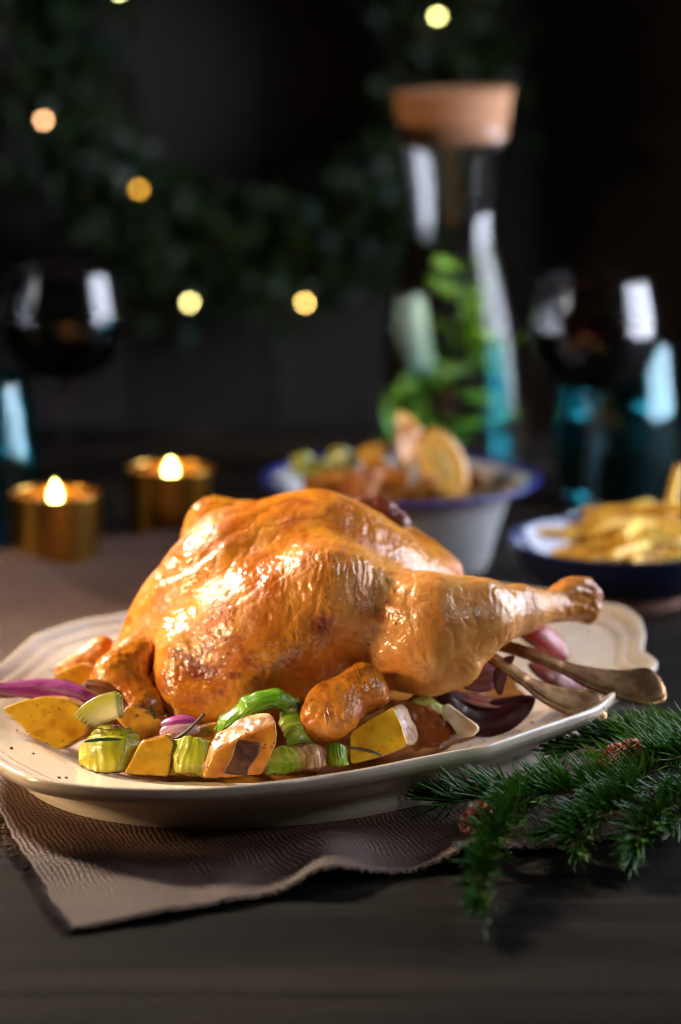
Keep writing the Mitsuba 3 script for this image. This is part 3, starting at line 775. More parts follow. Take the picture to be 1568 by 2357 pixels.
def roast_surface(v, f, seed=0, wr=1.0):
    """Lumps, skin wrinkles and fat under the skin as relief."""
    n = vnormals(v, f)
    lump = (nz(v, 0.024, 11 + seed, 2) - 0.5) * 0.0022
    small = (nz(v, 0.0075, 12 + seed, 2) - 0.5) * 0.0011 * sstep(0.35, 0.65, nz(v, 0.03, 15 + seed, 2))
    fold = (1 - np.abs(2 * nz(v * [1, 1, 0.6], 0.010, 13 + seed, 2) - 1)) ** 5 * 0.0005
    # wrinkles drawn tight across the breast
    q = v @ np.array([[0.92, 0.2, -0.33], [0.1, 0.9, 0.2], [0.35, -0.1, 0.93]]).T
    w = q * [1 / 0.0026, 1 / 0.012, 1 / 0.014]
    w = w + 1.3 * (meshkit.fbm(v / 0.012, 2, 55)[:, None] - 0.5)
    wrk = (1 - np.abs(2 * meshkit.noise(w, 77) - 1)) ** 1.5
    mask = np.clip(near(v, S['wr'], 0.036) + near(v, S['wr'] + [0.028, 0.06, 0.04], 0.03) + 0.5 * near(v, S['bl'], 0.02), 0, 1) * wr
    d = (lump + small * (1 - 0.5 * mask) - fold) + mask * (wrk - 0.5) * 0.0010
    return v + n * d[:, None], mask, fold


def roast_color(v, seed=0):
    a = nz(v, 0.020, 3 + seed, 4)
    b = nz(v, 0.006, 5 + seed, 3)
    c = lerp([0.61, 0.225, 0.017], [0.45, 0.118, 0.009], sstep(0.34, 0.68, a))
    c = lerp(c, [0.66, 0.29, 0.028], sstep(0.45, 0.75, nz(v, 0.013, 8 + seed, 3)) * 0.6)
    c = lerp(c, [0.26, 0.058, 0.012], sstep(0.56, 0.72, b) * 0.65 * sstep(0.40, 0.60, nz(v, 0.03, 19 + seed, 2)))
    return c


lo, hi = bounds(body_cones + leg_cones + D['KNUCKLE'])
lo[2] = FLOORZ - 0.004
cv, cf = surface_nets(body_sdf, lo, hi, 0.00115)
keel = poly_dist(cv, D['KEEL'])
crease = poly_dist(cv, D['CREASE'])
n0 = vnormals(cv, cf)
cv = cv - n0 * (0.0022 * np.exp(-(keel / 0.0030) ** 2) + 0.0030 * np.exp(-(crease / 0.0045) ** 2))[:, None]
cv, wmask, fold = roast_surface(cv, cf)
kd = near(cv, np.array(D['KNUCKLE'][0][4:7]), 0.017)
cv = cv + vnormals(cv, cf) * (kd * ((nz(cv, 0.0055, 71, 2) - 0.5) * 0.0050))[:, None]
cv[:, 2] = np.maximum(cv[:, 2], FLOORZ - 0.0008)
cc = roast_color(cv)
pale = np.clip(near(cv, S['pale'], 0.045) + near(cv, S['shin'], 0.05) + near(cv, S['lowthigh'], 0.035), 0, 1)
cc = lerp(cc, lerp([0.62, 0.31, 0.090], [0.52, 0.205, 0.048], sstep(0.35, 0.65, nz(cv, 0.012, 41, 3))), 0.88 * pale)
fat = np.exp(-(crease / 0.008) ** 2) * 0.6 + near(cv, S['wl'], 0.018) * 0.5
cc = lerp(cc, [0.72, 0.47, 0.19], np.clip(fat, 0, 1) * sstep(0.3, 0.6, nz(cv, 0.010, 43)))
spots = np.clip(1.2 * near(cv, S['bl'], 0.007) + 0.8 * near(cv, S['th'], 0.010) * sstep(0.4, 0.6, nz(cv, 0.005, 47)) + 0.8 * near(cv, S['low'], 0.025) * sstep(0.48, 0.62, nz(cv, 0.009, 48)) + 0.9 * near(cv, S['low2'], 0.018) * sstep(0.46, 0.6, nz(cv, 0.006, 49))
                + 0.5 * near(cv, S['top'], 0.03) * sstep(0.45, 0.6, nz(cv, 0.012, 50)), 0, 1)
cc = lerp(cc, [0.22, 0.035, 0.012], spots)
kn = np.clip(near(cv, np.array(D['KNUCKLE'][0][4:7]), 0.016), 0, 1)
cc = lerp(cc, lerp([0.46, 0.17, 0.045], [0.20, 0.05, 0.014], sstep(0.42, 0.6, nz(cv, 0.006, 52, 2))), kn * sstep(0.25, 0.45, nz(cv, 0.009, 51)))
put('roast_chicken__body', (cv, cf), 'roast_skin', smooth=True, color=cc)
pepper('roast_chicken', cv, cf, 150, 0.00055, 3, (cv[:, 1] < 1.47) & (cv[:, 2] > 0.03) & (cv[:, 0] < 0.03) & (nz(cv, 0.02, 60, 3) > 0.5))
for name, cones, k, dark in (('wing', D['WINGNEAR'], 0.008, 0), ('wing', D['WINGLEFT'], 0.006, 0), ('wing', D['WINGFAR'], 0.008, 0), ('tail', D['TAIL'], 0.003, 1)):
    l, h = bounds(cones, 0.006)
    v, f = surface_nets(lambda p: np.maximum(blend(p, cones, k), FLOORZ - p[..., 2]), l, h, 0.0010)
    v, _, _ = roast_surface(v, f, seed=len(scene), wr=0)
    n = vnormals(v, f)
    v = v + n * ((1 - np.abs(2 * nz(v, 0.0045, 90, 2) - 1)) ** 3 * (0.0012 if dark else 0.0005))[:, None]
    v[:, 2] = np.maximum(v[:, 2], FLOORZ - 0.0008)
    c = roast_color(v, 5)
    c = lerp(c, [0.20, 0.045, 0.010], sstep(0.58, 0.72, nz(v + 0.004 * np.stack([nz(v, 0.003, 5 + q, 2) for q in range(3)], -1), 0.006, 61, 4)) * 0.7)
    if dark:
        c = lerp([0.10, 0.022, 0.012], [0.22, 0.06, 0.03], nz(v, 0.008, 2))
    key = put('roast_chicken__' + name, (v, f), 'roast_skin', smooth=True, color=c)
    if dark:
        labels[key] = {'label': 'charred dark brown tail end of the roast bird'}
labels['roast_chicken'] = {'label': 'whole golden brown roast bird with glossy wrinkled skin on the platter', 'category': 'roast chicken'}

# ------------------------------------------------------------------ roast vegetables on the platter
FLESH, FLESH_D, SKIN, CRUST = [0.78, 0.44, 0.028], [0.74, 0.42, 0.026], [0.46, 0.23, 0.085], [0.13, 0.032, 0.008]


def chunk(key, d, label, cat, flesh=FLESH, skin=SKIN, crust=0.7, group=None, pep=55, seed=0, bsdf='potato_flesh', rough=0.0009):
    fr = np.array(d['front'])
    c = fr.mean(0)
    push = np.array(d['push'])
    mid = c + (fr - c) * (1 + d['shrink']) / 2 * 1.06 + push * 0.55
    back = c + (fr - c) * d['shrink'] * 0.85 + push
    hull = trimesh.convex.convex_hull(np.vstack([fr, mid, back]))
    man = manifold3d.Manifold(manifold3d.Mesh(np.asarray(hull.vertices, np.float32), np.asarray(hull.faces, np.uint32)))
    man = man.refine_to_length(0.0011)
    m = man.to_mesh()
    mesh = trimesh.Trimesh(m.vert_properties[:, :3], m.tri_verts, process=True)
    v0, f = np.array(mesh.vertices), np.array(mesh.faces)
    # plane of the cut face
    u_, s_, vt = np.linalg.svd(fr - c)
    nrm = vt[2] * np.sign(vt[2] @ -push)
    depth = -(v0 - c) @ nrm
    trimesh.smoothing.filter_taubin(mesh, iterations=120 if 'garlic' in key else 44)
    v = np.array(mesh.vertices)
    n = vnormals(v, f)
    v = v + n * (((nz(v, 0.014, seed + 1, 2) - 0.5) * 0.0034 + (nz(v, 0.003, seed + 2, 2) - 0.5) * rough) * np.where(depth < 0.0012, 0.4, 1.0))[:, None]
    sag = platter_top(v[:, 0], v[:, 1]) + 0.0003
    v[:, 2] = np.maximum(v[:, 2], sag)
    cut = 1 - sstep(0.0006, 0.0016, depth)
    edge = np.exp(-((depth - 0.0006) / 0.0017) ** 2) * sstep(0.00015, 0.0008, depth)
    fl = lerp(flesh, np.array(flesh) * [0.82, 0.64, 0.55], sstep(0.35, 0.7, nz(v, 0.011, seed + 4, 4)))
    fl = lerp(fl, np.array(flesh) * [0.55, 0.34, 0.25], sstep(0.56, 0.72, nz(v, 0.005, seed + 8, 3)) * 0.55)
    sk = lerp(skin, np.array(skin) * [0.55, 0.42, 0.38], sstep(0.45, 0.68, nz(v, 0.006, seed + 5, 4)))
    col = lerp(sk, fl, cut)
    col = lerp(col, CRUST, np.clip(edge * crust * 1.3 * sstep(0.30, 0.52, nz(v, 0.007, seed + 6, 3)), 0, 1))
    put(key, (v, f), bsdf, smooth=True, color=col, label=label, cat=cat, group=group)
    k = key
    if pep:
        pepper(key, v, f, int(pep * 0.7), 0.00048, seed + 9, (n @ nrm > 0.3) | (n[:, 2] > 0.6))


P = D['P']
chunk('potato_wedge', P['p1'], 'large golden potato wedge speckled with pepper at the far left of the platter', 'potato', seed=11, crust=0.35)
chunk('potato_wedge_001', P['p2'], 'small browned potato chunk between the yellow leek and the pink onion', 'potato', flesh=[0.74, 0.40, 0.040], seed=23, crust=1.0)
chunk('potato_wedge_002', P['p3'], 'flat golden potato piece with dark top edge between two leek pieces at the rim', 'potato', flesh=FLESH_D, seed=37, crust=1.0, pep=8)
chunk('potato_wedge_003', P['p4'], 'narrow browned potato wedge behind the pink onion petal', 'potato', flesh=[0.52, 0.24, 0.04], seed=41, pep=8)
chunk('potato_wedge_004', P['p5'], 'large skin-on potato wedge in the middle under the green leek strip', 'potato', flesh=[0.60, 0.26, 0.030], skin=[0.56, 0.34, 0.17], seed=53, crust=0.4)
chunk('potato_wedge_005', P['p6'], 'bright yellow potato chunk beside the lower wing', 'potato', flesh=[0.82, 0.54, 0.022], skin=[0.55, 0.38, 0.24], seed=61, crust=0.5, pep=12)
chunk('potato_wedge_006', P['p7'], 'dark roasted brown potato wedge behind the bright yellow chunk', 'potato', flesh=[0.36, 0.115, 0.022], skin=[0.45, 0.2, 0.08], seed=71, pep=0, rough=0.0040)
chunk('potato_wedge_007', P['p0'], 'yellow potato piece half hidden behind the purple onion at left', 'potato', flesh=[0.74, 0.42, 0.03], seed=83, pep=0)
chunk('garlic_clove', P['g1'], 'pale roasted garlic clove next to the dark red onion wedge', 'garlic', flesh=[0.78, 0.66, 0.44], skin=[0.74, 0.58, 0.36], crust=0.3, seed=91, pep=0, bsdf='potato_flesh')

ST = D['S']


def fibres(par, v, k=38, seed=0):
    return meshkit.noise(np.stack([par[:, 1] * k * 0.5, par[:, 0] * 1.2, 0 * par[:, 0] + seed], -1), seed)


def leek(key, layers, up, hw, bend, colA, colB, label, group=None, char=0.5, across=True, gap=0.0016, th=0.0014, cat='leek', twist=0.0, dark=None):
    """Nested curved sheets; across: fibres run over the arc instead of along the spine."""
    for i, pts in enumerate(layers):
        (v, f), par = loft(pts, up, lambda t: hw * (1 - 0.16 * i), bend, lambda t: th, n=54, m=34, ruffle=0.0020, seed=i + len(scene), twist=twist)
        n = vnormals(v, f)
        t, s = par[:, 0], par[:, 1]
        lines = meshkit.noise(np.stack([(s if not across else t) * 22, (t if not across else s) * 1.5, 0 * t + i], -1), 5)
        v = v + n * ((lines - 0.5) * 0.0008)[:, None]
        sd_ = sum(map(ord, key)) % 97
        v = v + np.stack([nz(v, 0.011, sd_ + q, 2) - 0.5 for q in (0, 7, 14)], -1) * 0.0062
        v[:, 2] = np.maximum(v[:, 2], platter_top(v[:, 0], v[:, 1]) + 0.0004)
        w = (s + 1) / 2 if across else t
        c = lerp(colA, colB, sstep(0.1, 0.9, w))
        c = lerp(c, np.array(c) * [0.55, 0.66, 0.4], sstep(0.42, 0.70, lines) * 0.75)
        if dark:
            c = lerp(c, lerp([0.16, 0.045, 0.012], [0.42, 0.24, 0.08], sstep(0.3, 0.7, lines)), sstep(dark[0], dark[1], (s + 1) / 2 + 0.10 * (lines - 0.5)))
        end = np.maximum(np.exp(-((1 - np.abs(s)) / 0.10) ** 2), np.exp(-(np.minimum(t, 1 - t) / 0.05) ** 2))
        burn = end * sstep(0.34, 0.56, meshkit.fbm(np.stack([t * 5, s * 4, 0 * t + i * 3 + len(key)], -1), 3, 6)) * min(1, char * 1.5)
        c = lerp(c, [0.10, 0.030, 0.010], np.clip(burn * 1.6, 0, 1))
        put(key + '__layer', (v, f), 'wet_veg', smooth=True, color=c)
    labels[key] = {'label': label, 'category': cat, **({'group': group} if group else {})}


def off(pts, d):
    return [tuple(np.array(p) + d) for p in pts]


GREEN, PALEG, YEL = [0.17, 0.40, 0.018], [0.46, 0.56, 0.06], [0.62, 0.58, 0.10]
leek('leek_piece', [ST['leek_green'], off(ST['leek_green'], (0.001, 0.003, -0.003))], (0.1, -0.55, 0.8), 0.0062, 1.3, [0.20, 0.46, 0.02], [0.13, 0.33, 0.012], 'bright green curved leek strip arching over the middle potato', char=0.12, across=False, th=0.0016)
leek('leek_piece_001', [ST['leek_up'], off(ST['leek_up'], (0.001, 0.005, -0.001)), off(ST['leek_up'], (0.002, 0.010, -0.002))], (0.25, -0.9, 0.35), 0.0078, 1.5, [0.30, 0.46, 0.03], [0.38, 0.52, 0.05], 'upright green leek piece with charred left edge beside the wing', char=0.8, across=True)
leek('leek_piece_002', [ST['leek_low'], off(ST['leek_low'], (0.001, 0.0035, -0.001)), off(ST['leek_low'], (0.001, 0.007, -0.002))], (0.12, -0.84, 0.5), 0.0190, 2.2, [0.26, 0.44, 0.014], [0.36, 0.46, 0.05], 'leek piece with charred brown right half lying at the rim below the wing', char=0.5, across=False, dark=(0.42, 0.62))
leek('leek_piece_003', [ST['leek_yel'], off(ST['leek_yel'], (0.001, 0.0035, -0.001)), off(ST['leek_yel'], (0.002, 0.007, -0.002))], (-0.18, -0.80, 0.55), 0.0165, 2.4, [0.62, 0.55, 0.065], [0.42, 0.47, 0.018], 'glossy yellow green leek piece right of the flat potato at the rim', char=0.35, across=False)
leek('leek_piece_004', [ST['leek_end'], off(ST['leek_end'], (0, 0.003, -0.001))], (0.2, -0.85, 0.45), 0.0062, 2.2, [0.30, 0.42, 0.02], [0.16, 0.30, 0.014], 'small dark green leek end between charred leek and yellow potato', char=0.3, across=False)
leek('leek_piece_005', [ST['frill'], off(ST['frill'], (0.001, 0.003, 0.001))], (0.3, -0.5, 0.8), 0.0030, 1.0, [0.62, 0.60, 0.12], [0.50, 0.56, 0.08], 'thin pale leek frill between the brown potato and the garlic clove', char=0.4, across=False)
# the split leek with a charred flap on top
c1 = np.array(D['L1']['c'])
leek('leek_piece_006', [off(ST['leek_roll'], (0.0006 * i, 0.0046 * i, 0.0004 * i)) for i in range(4)], (-0.10, -0.82, 0.55), 0.0225, 2.6, [0.60, 0.52, 0.030], [0.44, 0.42, 0.02], '', char=0.55, across=False, th=0.0016)
flap = [c1 + np.array(o) for o in ((-0.0125, 0.004, 0.009), (-0.004, 0.004, 0.0165), (0.004, 0.003, 0.0195))]
for i in range(3):
    (v, f), par = loft(off(flap, (0.0012 * i, 0.003 * i, -0.0010 * i)), (0.45, -0.75, 0.5), lambda t: 0.0072 - 0.0006 * i, 0.8, lambda t: 0.0013, n=40, m=26, ruffle=0.0006, seed=i + 9)
    lines = meshkit.noise(np.stack([par[:, 1] * 16, par[:, 0] * 1.3, 0 * par[:, 0] + i], -1), 5)
    c = lerp([0.72, 0.66, 0.34], [0.50, 0.50, 0.06], sstep(-0.5, 0.7, -par[:, 1]))
    e = np.exp(-((1 - np.abs(par[:, 1])) / 0.22) ** 2) + np.exp(-(par[:, 0] / 0.12) ** 2)
    c = lerp(c, [0.16, 0.05, 0.012], np.clip(e * sstep(0.3, 0.55, lines), 0, 1))
    put('leek_piece_006__layer', (v, f), 'wet_veg', smooth=True, color=c)
labels['leek_piece_006'] = {'label': 'rolled yellow leek slice with a charred flap beside the large left potato', 'category': 'leek'}


def onion(key, layers, label, cat='red onion'):
    """layers: (points, up, half width, bend, outer colour, inner colour, char)"""
    for i, (pts, up, hw, bend, co, ci, char) in enumerate(layers):
        (v, f), par = loft(pts, up, lambda t: hw * max(0.05, math.sin(math.pi * min(max(t, 0.0), 1.0)) ** 0.6), bend, lambda t: 0.0016, n=60, m=26, ruffle=0.0012, seed=i + len(scene))
        t, s, side = par.T
        vein = meshkit.noise(np.stack([s * 12, t * 1.5, 0 * t + i], -1), 3)
        n = vnormals(v, f)
        v = v + n * ((vein - 0.5) * 0.0003)[:, None]
        v[:, 2] = np.maximum(v[:, 2], platter_top(v[:, 0], v[:, 1]) + 0.0004)
        c = lerp(ci, co, (side > 0) * 1.0)
        c = lerp(c, np.array(c) * 0.55, sstep(0.4, 0.7, vein) * 0.6)
        c = lerp(c, [0.55, 0.42, 0.36], sstep(0.6, 0.8, meshkit.noise(np.stack([s * 9, t * 2, 0 * t + 9], -1), 8)) * 0.25 * (char < 0.9))
        burn = np.clip(np.exp(-(np.minimum(t, 1 - t) / 0.12) ** 2) + np.exp(-((1 - np.abs(s)) / 0.12) ** 2) * 0.9, 0, 1) * sstep(0.30, 0.6, meshkit.fbm(np.stack([t * 6, s * 3, 0 * t + i], -1), 3, 4 + i))
        c = lerp(c, [0.045, 0.010, 0.010], np.clip(burn * char * 1.5, 0, 1))
        put(key + '__petal', (v, f), 'wet_veg', smooth=True, color=c)
    labels[key] = {'label': label, 'category': cat}


PUR, PURD, PINK = [0.30, 0.040, 0.22], [0.055, 0.006, 0.014], [0.62, 0.36, 0.36]
onion('onion_wedge', [(ST['onion_left'], (0.05, -0.5, 0.85), 0.0086, 1.6, PUR, [0.4, 0.18, 0.3], 0.5), (ST['onion_left2'], (0, -0.3, 0.95), 0.0065, 1.4, [0.22, 0.05, 0.05], [0.4, 0.2, 0.1], 0.9)],
      'glossy purple onion petal lying over the large left potato')
onion('onion_wedge_001', [(ST['onion_brown'], (0.1, -0.45, 0.9), 0.0095, 1.2, [0.30, 0.095, 0.022], [0.3, 0.1, 0.03], 0.8)], 'browned see-through onion petal in front of the left wing')
onion('onion_wedge_002', [(ST['pink'], (0.0, -0.75, 0.65), 0.0060, 1.9, [0.74, 0.46, 0.66], [0.74, 0.5, 0.66], 0.0), (off(ST['pink'], (0, 0.0035, 0.0032)), (0, -0.3, 0.95), 0.0045, 1.5, [0.40, 0.03, 0.30], PUR, 0.2)], 'small bright pink onion piece in front of the breast')
onion('onion_wedge_003', [(ST['onion_dark'], (0.0, -0.8, 0.5), 0.0115, 1.9, PURD, [0.16, 0.03, 0.05], 0.9), (ST['onion_dark_in'], (0.05, -0.3, 0.95), 0.0062, -1.1, [0.36, 0.12, 0.075], [0.12, 0.02, 0.03], 0.7)],
      'dark red roasted onion wedge with charred tip below the spoon handle')
onion('onion_wedge_004', [(ST['onion_back'], (0.0, -0.5, 0.85), 0.0110, 1.4, [0.36, 0.16, 0.22], [0.3, 0.1, 0.1], 0.4)], 'dull pink onion petal under the thigh behind the dark onion wedge')
onion('onion_wedge_005', [(ST['onion_strip'], (-0.3, -0.9, 0.2), 0.0040, 1.2, [0.12, 0.015, 0.03], [0.1, 0.02, 0.02], 0.9)], 'thin dark upright onion strip beside the spoon handle')
onion('onion_wedge_006', [(ST['red_a'], (0.0, -0.5, 0.85), 0.0110, 1.6, [0.36, 0.030, 0.024], [0.3, 0.04, 0.04], 0.7), (off(ST['red_a'], (-0.010, 0.01, 0.003)), (0, -0.4, 0.9), 0.009, 1.6, PURD, [0.2, 0.03, 0.05], 0.6)],
      'deep red onion wedge under the drumstick behind the fork handle')
onion('onion_wedge_007', [(ST['red_b'], (0.1, -0.6, 0.8), 0.0085, 1.7, [0.30, 0.045, 0.030], [0.3, 0.05, 0.04], 0.8), (ST['pink_b'], (0.0, -0.75, 0.65), 0.0095, 1.6, [0.62, 0.36, 0.38], [0.5, 0.3, 0.3], 0.15)],
      'red and pink onion wedge between the two utensil handles')

chunk('potato_wedge_008', P['p8'], 'dark browned potato piece tucked between the upright leek and the charred leek', 'potato', flesh=[0.34, 0.11, 0.016], skin=[0.30, 0.12, 0.04], seed=97, pep=0)
chunk('potato_wedge_009', P['p9'], 'browned potato piece behind the garlic clove under the thigh', 'potato', flesh=[0.42, 0.16, 0.02], skin=[0.36, 0.15, 0.05], seed=103, pep=0)
chunk('potato_wedge_010', P['p10'], 'golden brown potato piece behind the rolled leek in front of the left wing', 'potato', flesh=[0.50, 0.20, 0.02], skin=[0.36, 0.15, 0.05], seed=109, pep=10)
th = np.linspace(-np.pi, np.pi, 240, endpoint=False)
sc_ = 0.62 + 0.035 * (meshkit.fbm(np.stack([np.cos(th) * 4, np.sin(th) * 4, 0 * th], -1), 3, 8) - 0.5) * 2
rings = []
for q in np.linspace(0.01, 1, 40):
    e = platter_point(sc_ * q, th, 0.4, 0.0)
    z = platter_top(e[:, 0], e[:, 1]) + 0.0005 + 0.0012 * (1 - q ** 6) * 1.0 - (0.0004 if q == 1 else 0)
    e[:, 2] = z
    rings.append(e)
jv = np.array(rings).reshape(-1, 3)
jf = grid_faces(40, 240, False, True)
put('pan_juices', (jv, jf), 'juices', smooth=True, label='glossy brown roasting juices pooled in the platter', cat='juices', kind='stuff')
# rosemary: a bare stalk and single leaves
v, f = tube(ST['rosemary'], [0.0006, 0.0009, 0.0007, 0.0010], 8, 30)
put('rosemary_stalk', (v, f), 'dry_food', smooth=True, color=lerp([0.05, 0.022, 0.012], [0.13, 0.07, 0.035], nz(v, 0.002, 3)), label='thin burnt rosemary stalk sticking up by the pink onion', cat='herb')


(v, f), par = loft(ST['burnt'], (0.1, -0.95, 0.25), lambda t: 0.0056 + 0.0006 * math.sin(t * 7), 0.35, lambda t: 0.0012, n=40, m=24, ruffle=0.0006, seed=3)
lines = meshkit.noise(np.stack([par[:, 1] * 3, par[:, 0] * 18, 0 * par[:, 0]], -1), 5)
v[:, 2] = np.maximum(v[:, 2], platter_top(v[:, 0], v[:, 1]) + 0.0004)
put('leek_piece_007', (v, f), 'dry_food', smooth=True, color=lerp([0.020, 0.007, 0.004], [0.11, 0.034, 0.012], lines), label='burnt dark brown leek strip stuck to the front of the middle potato', cat='leek')
for i, (pts, l) in enumerate(zip(ST['needles'], ('green rosemary leaf lying on the rolled leek slice', 'dark curled rosemary leaf at the foot of the bright yellow potato', 'dark green rosemary leaf behind the browned potato chunk'))):
    (v, f), par = loft(pts, (0.2, -0.6, 0.75), lambda t: 0.0011 * max(0.15, math.sin(math.pi * t) ** 0.5), 1.2, lambda t: 0.0007, n=24, m=8)
    put('rosemary_leaf' + (f'_{i:03d}' if i else ''), (v, f), 'wet_veg', smooth=True, color=lerp([0.020, 0.060, 0.014], [0.05, 0.035, 0.012], np.full(len(v), (0.0, 1.0, 0.2)[i])), label=l, cat='herb')


# ------------------------------------------------------------------ serving fork and spoon handles
def utensil(key, pts, wide, label):
    W_ = PchipInterpolator([0, 0.35, 0.50, 0.56, 0.62, 0.80, 0.93, 0.985, 1.0], np.array([0.30, 0.27, 0.28, 0.36, 0.50, 0.80, 1.0, 0.80, 0.25]) * wide)
    (v, f), par = loft(pts, (0.10, -0.42, 0.90), lambda t: float(W_(t)), 0.45, lambda t: 0.0030 if t < 0.5 else 0.0026, n=90, m=30)
    t, s, side = par.T
    n = vnormals(v, f)
    groove = np.exp(-((np.abs(s) - 0.76) / 0.07) ** 2) * (side > 0) * sstep(0.02, 0.1, 1 - t)
    v = v - n * (groove * 0.0007)[:, None] + n * ((np.exp(-((np.abs(s) - 0.92) / 0.07) ** 2)) * 0.0004)[:, None]
    put(key + '__handle', (v, f), 'bronze', smooth=True)
    labels[key] = {'label': label, 'category': 'cutlery'}


utensil('serving_fork', ST['fork'], 0.0150, 'upper tarnished bronze serving handle with broad tip over the platter rim')
utensil('serving_spoon', ST['spoon'], 0.0130, 'lower tarnished bronze serving handle lying on the platter rim')

# ------------------------------------------------------------------ fir twigs
def twig(key, pts, label, seed, dens=1.0, ln=0.0200):
    g = np.random.default_rng(seed)
    c = curve(pts, 40)
    L = np.linalg.norm(np.diff(c, axis=0), axis=1).sum()
    v, f = tube(c, [0.0019, 0.0015, 0.0008], 8)
    put(key + '__stem', (v, f), 'dry_food', smooth=True, color=np.tile([0.16, 0.085, 0.045], (len(v), 1)))
    parts, cols = [], []
    tan = np.gradient(c, axis=0)
    tan /= np.linalg.norm(tan, axis=1, keepdims=True)
    for k in range(int(2500 * L * dens) + 20):
        u = g.random() ** 0.85
        x = u * (len(c) - 1)
        i = min(int(x), len(c) - 2)
        p = c[i] + (c[i + 1] - c[i]) * (x - i)
        t = tan[i]
        a = np.cross(t, [0, 0, 1])
        a /= np.linalg.norm(a)
        b = np.cross(a, t)
        ang = g.normal(0, 0.95) if g.random() < 0.9 else g.uniform(0, 6.28)
        rad = a * math.sin(ang) + b * math.cos(ang)
        lean = math.radians(g.uniform(38, 72) * (1 - 0.62 * max(0, u - 0.7) / 0.3))
        d = t * math.cos(lean) + rad * math.sin(lean)
        l = ln * g.uniform(0.6, 1.1) * (0.75 + 0.25 * math.sin(math.pi * min(1, u * 1.05)))
        q1 = p + d * l * 0.5
        q2 = p + d * l + t * l * 0.14 + np.array([0, 0, l * g.uniform(0.0, 0.16)])
        q1[2], q2[2] = max(q1[2], 0.0018), max(q2[2], 0.0012)
        w = g.uniform(0.00046, 0.00062)
        parts.append(tube(curve([p, q1, q2], 5), [w * 0.7, w, w, w * 0.85, w * 0.2], 4))
        m = g.random()
        cl = np.array([0.030, 0.120, 0.010]) * (1 - m) + np.array([0.065, 0.185, 0.022]) * m
        if g.random() < 0.08:
            cl = np.array([0.09, 0.13, 0.025])
        cols.append(np.tile(cl, (len(parts[-1][0]), 1)))
    put(key + '__needles', join(parts), 'needle_green', smooth=True, color=np.vstack(cols), kind='stuff')
    labels[key] = {'label': label, 'category': 'fir twig', 'group': 'fir twigs beside the platter'}


TW = ['fir twig pointing straight down towards the viewer, nearest of all', 'fir twig tip poking left under the platter rim', 'dark fir twig lying along the platter edge', 'fir twig reaching down left in the middle of the bunch',
      'fir twig drooping down at the right with pale needle tips', 'fir twig across the reddish cones at the right edge', 'blurred bright green fir twig at the back right of the bunch', 'fir twig half out of frame at the lower right',
      'fir twig tight against the platter rim at the back', 'short fir twig hanging over the napkin edge']
for i, (pts, l) in enumerate(zip(D['PINE'], TW)):
    twig('fir_twig' + (f'_{i:03d}' if i else ''), np.array(pts) * [1, 1, 0.84], l, 100 + i)
for i, c in enumerate(D['CONES']):
    c = np.array(c)
    parts = []
    g = np.random.default_rng(500 + i)
    axis = np.array([g.normal(0, 0.4), -0.5, 0.75])
    axis /= np.linalg.norm(axis)
    a = np.cross(axis, [1, 0, 0])
    a /= np.linalg.norm(a)
    b = np.cross(axis, a)
    cols = []
    for k in range(34):
        h = k / 34
        th = k * 2.399
        rad = math.sin(math.pi * (0.15 + 0.8 * h)) * 0.0045
        r = a * math.cos(th) + b * math.sin(th)
        p = c + axis * (h - 0.5) * 0.015 + r * rad * 0.45
        tip = c + axis * ((h - 0.5) * 0.015 + 0.0026) + r * (rad + 0.0012)
        (v, f), par = loft([p, (p + tip) / 2 + axis * -0.0006, tip], axis, lambda t: 0.0021 * (0.6 + 0.4 * math.sin(math.pi * t)), 0.6, lambda t: 0.0007, n=6, m=6)
        parts.append((v, f))
        cols.append(lerp([0.20, 0.055, 0.025], [0.34, 0.11, 0.05], par[:, 0]))
    put('fir_cone' + (f'_{i:03d}' if i else ''), join(parts), 'dry_food', smooth=40, color=None) if False else None
    key = 'fir_cone' + (f'_{i:03d}' if i else '')
    scene[key] = mikit.ply(join(parts), 'dry_food', smooth=True, color=np.vstack(cols))
    labels[key] = {'label': ['small reddish cone behind the nearest fir twig, left of its pair', 'small reddish cone behind the nearest fir twig, right of its pair', 'small reddish brown cone in the right fir bunch, left of three',
                             'small reddish brown cone in the right fir bunch, right of three', 'small reddish brown cone low in the right fir bunch'][i], 'category': 'fir cone', 'group': 'small cones among the fir twigs'}


# ------------------------------------------------------------------ candles
def candle(key, xy, label, tall, wide):
    x, y = xy
    wall = [(0.0, 0.0), (0.0285, 0.0), (0.0298, 0.0012), (0.0300, 0.060), (0.0304, 0.0622), (0.0300, 0.0628), (0.0294, 0.0620), (0.0291, 0.060), (0.0288, 0.003), (0.0, 0.003)]
    put(key + '__cup', lathe(wall, (x, y, 0), 80), 'brass', smooth=40)
    wx = [(0.0, 0.004), (0.0286, 0.004), (0.0287, 0.0530), (0.022, 0.0515), (0.0, 0.0513)]
    put(key + '__wax', lathe(wx, (x, y, 0), 64), 'wax', smooth=40)
    put(key + '__wick', tube([(x, y, 0.0505), (x, y, 0.0545), (x + 0.0006, y, 0.0580)], [0.0007, 0.0007, 0.0005], 6), 'wick', smooth=True)
    t = np.linspace(0, 1, 18)
    fl = np.stack([wide * np.sin(np.pi * t ** 0.72) ** 0.9 * (1 - 0.35 * t), 0.0538 + tall * t], 1)
    fl[0, 0] = fl[-1, 0] = 0
    put(key + '__flame', lathe(fl, (x, y, 0), 24), {'type': 'diffuse', 'reflectance': rgb(0.0, 0.0, 0.0)}, smooth=True, emitter={'type': 'area', 'radiance': rgb(48, 25, 6.5), 'sampling_weight': 0.8})
    labels[key] = {'label': label, 'category': 'candle'}


